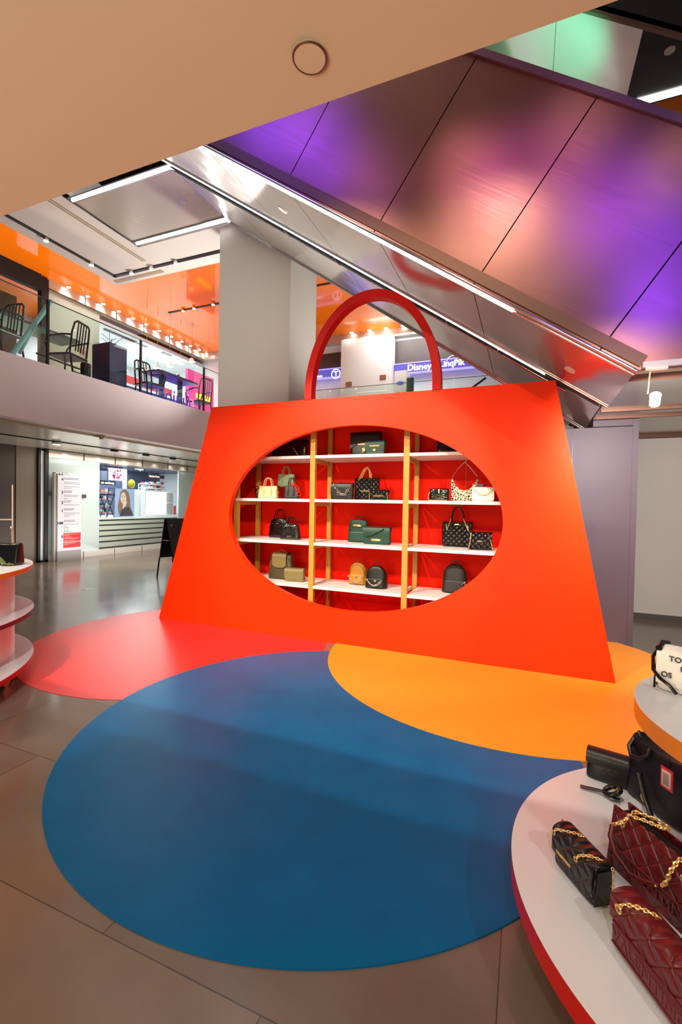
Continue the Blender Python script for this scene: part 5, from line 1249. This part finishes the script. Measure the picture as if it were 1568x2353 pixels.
# 6 cream lettered bag on the orange-edged shelf
CA = radians(-28)
xd = Vector((cos(CA), sin(CA), 0)); yd = Vector((-sin(CA), cos(CA), 0))
c = Vector((.452, 1.975, ZT2+.0008))+xd*.13+yd*.02
t = handbag('flap', .24, .145, .10, M['creamw'], c, CA, 'cream bag printed with black letters and black trim on the orange-edged shelf', t0=.15, curve=.05, hmat=M['blk_gloss'], group=None)
for s, x_, z_, y_ in (('TO', -.06, .115, -.06), ('US', -.03, .085, -.06), ('OS', -.085, .055, -.06), ('TO', -.02, .03, -.06), ('US', .04, .06, -.06), ('OT', .03, .11, -.06)):
    text('lettering', s, .026, M['text_dark'], t, (x_, y_, z_), extrude=.0008, world=False, align='CENTER', bold=.0006)
RL = Matrix.Rotation(-pi/2, 4, 'Z') @ Matrix.Rotation(pi/2, 4, 'X')
for s, y_, z_ in (('OS', .018, .085), ('TO', .028, .035), ('U', -.02, .030)): text('lettering', s, .022, M['text_dark'], t, (-.1215, y_, z_), RL, .0008, world=False, align='CENTER', bold=.0006)
bm = BM()
for y_ in (-.054, -.018, .018, .052): tube(bm, [(-.122, y_, .006), (-.121, y_*.8, .075), (-.118, y_*.55, .142)], .004, 8)
part('black_piping', bm, M['blk_gloss'], t)
bm = BM(); tube(bm, [(-.112, -.05, .150), (-.118, .0, .158), (-.112, .05, .150)], .011, 8); part('black_trim', bm, M['blk_gloss'], t)
part('strap', tube(BM(), [(-.128, .01, .135), (-.135, -.03, .11), (-.125, -.06, .07), (-.10, -.075, .05), (-.07, -.08, .035), (-.05, -.075, .01)], .006, 8), M['blk_gloss'], t)
part('chain', chain(BM(), [(-.02, 0, .155), (.03, .01, .165), (.08, .0, .158)], .014, .002), mat('rose_gold', (200, 140, 110), .25, 1), t)

# ================================================================== LEFT TABLE ITEMS
zt = 1.0008
c = PZ(2, 1302, 1.0)
t = handbag('tote', .26, .20, .12, M['blk_gloss'], (c.x-.08, c.y+.10, zt), radians(20), 'glossy black handbag standing on the orange-edged table at the left frame edge', hz=-.02, hr=.003, tabs=0, group=None)
p1 = PZ(20, 1298, 1.0)
bm = BM(); tube(bm, [(p1.x-.10, p1.y, zt+.16), (p1.x-.05, p1.y-.03, zt+.10), (p1.x, p1.y-.04, zt+.02), (p1.x+.09, p1.y+.03, zt+.012)], .012, 8, flat=.4); o = obj('leather_strap', bm, M['blk_gloss'], smooth=True); tag(o, 'black leather strap trailing over the orange-edged left table', 'strap')
bm = BM()
for q in range(3): tube(bm, [(p1.x-.03+q*.02, p1.y-.05, zt+.07-.015*q), (p1.x+.03+q*.02, p1.y-.07, zt+.02), (p1.x+.09, p1.y-.05+q*.03, zt+.012), (p1.x+.03, p1.y-.01+q*.02, zt+.03)], .012, 8, flat=.4)
o = obj('olive_strap', bm, mat('olive_patent', (92, 100, 50), .25), smooth=True); tag(o, 'crumpled olive green strap lying on the orange-edged left table', 'strap')
t = thing('sign_holder', 'thin pale metal sign holder standing on the orange-edged left table', 'sign holder', PZ(31, 1288, 1.0))
b0 = PZ(31, 1288, 1.0); top = PY(29, 1114, b0.y); jn = PY(29, 1212, b0.y); arm = PY(-40, 1194, b0.y); mid = PY(29, 1194, b0.y)
pm = mat('pale_metal', (226, 214, 205), .35, .3)
bm = BM(); tube(bm, [b0, jn], .012, 8); obj('lower_pole', bm, M['tan'], t, smooth=True)
bm = BM(); tube(bm, [jn, top], .007, 8); obj('upper_pole', bm, pm, t, smooth=True)
bm = BM(); tube(bm, [mid, arm], .006, 8); obj('arm', bm, pm, t, smooth=True)
for q in (jn, PY(33, 1272, b0.y)):
    bm = BM(); sphere(bm, Vector(q)+Vector((.015, -.02, 0)), .011); obj('knob', bm, pm, t, smooth=True)
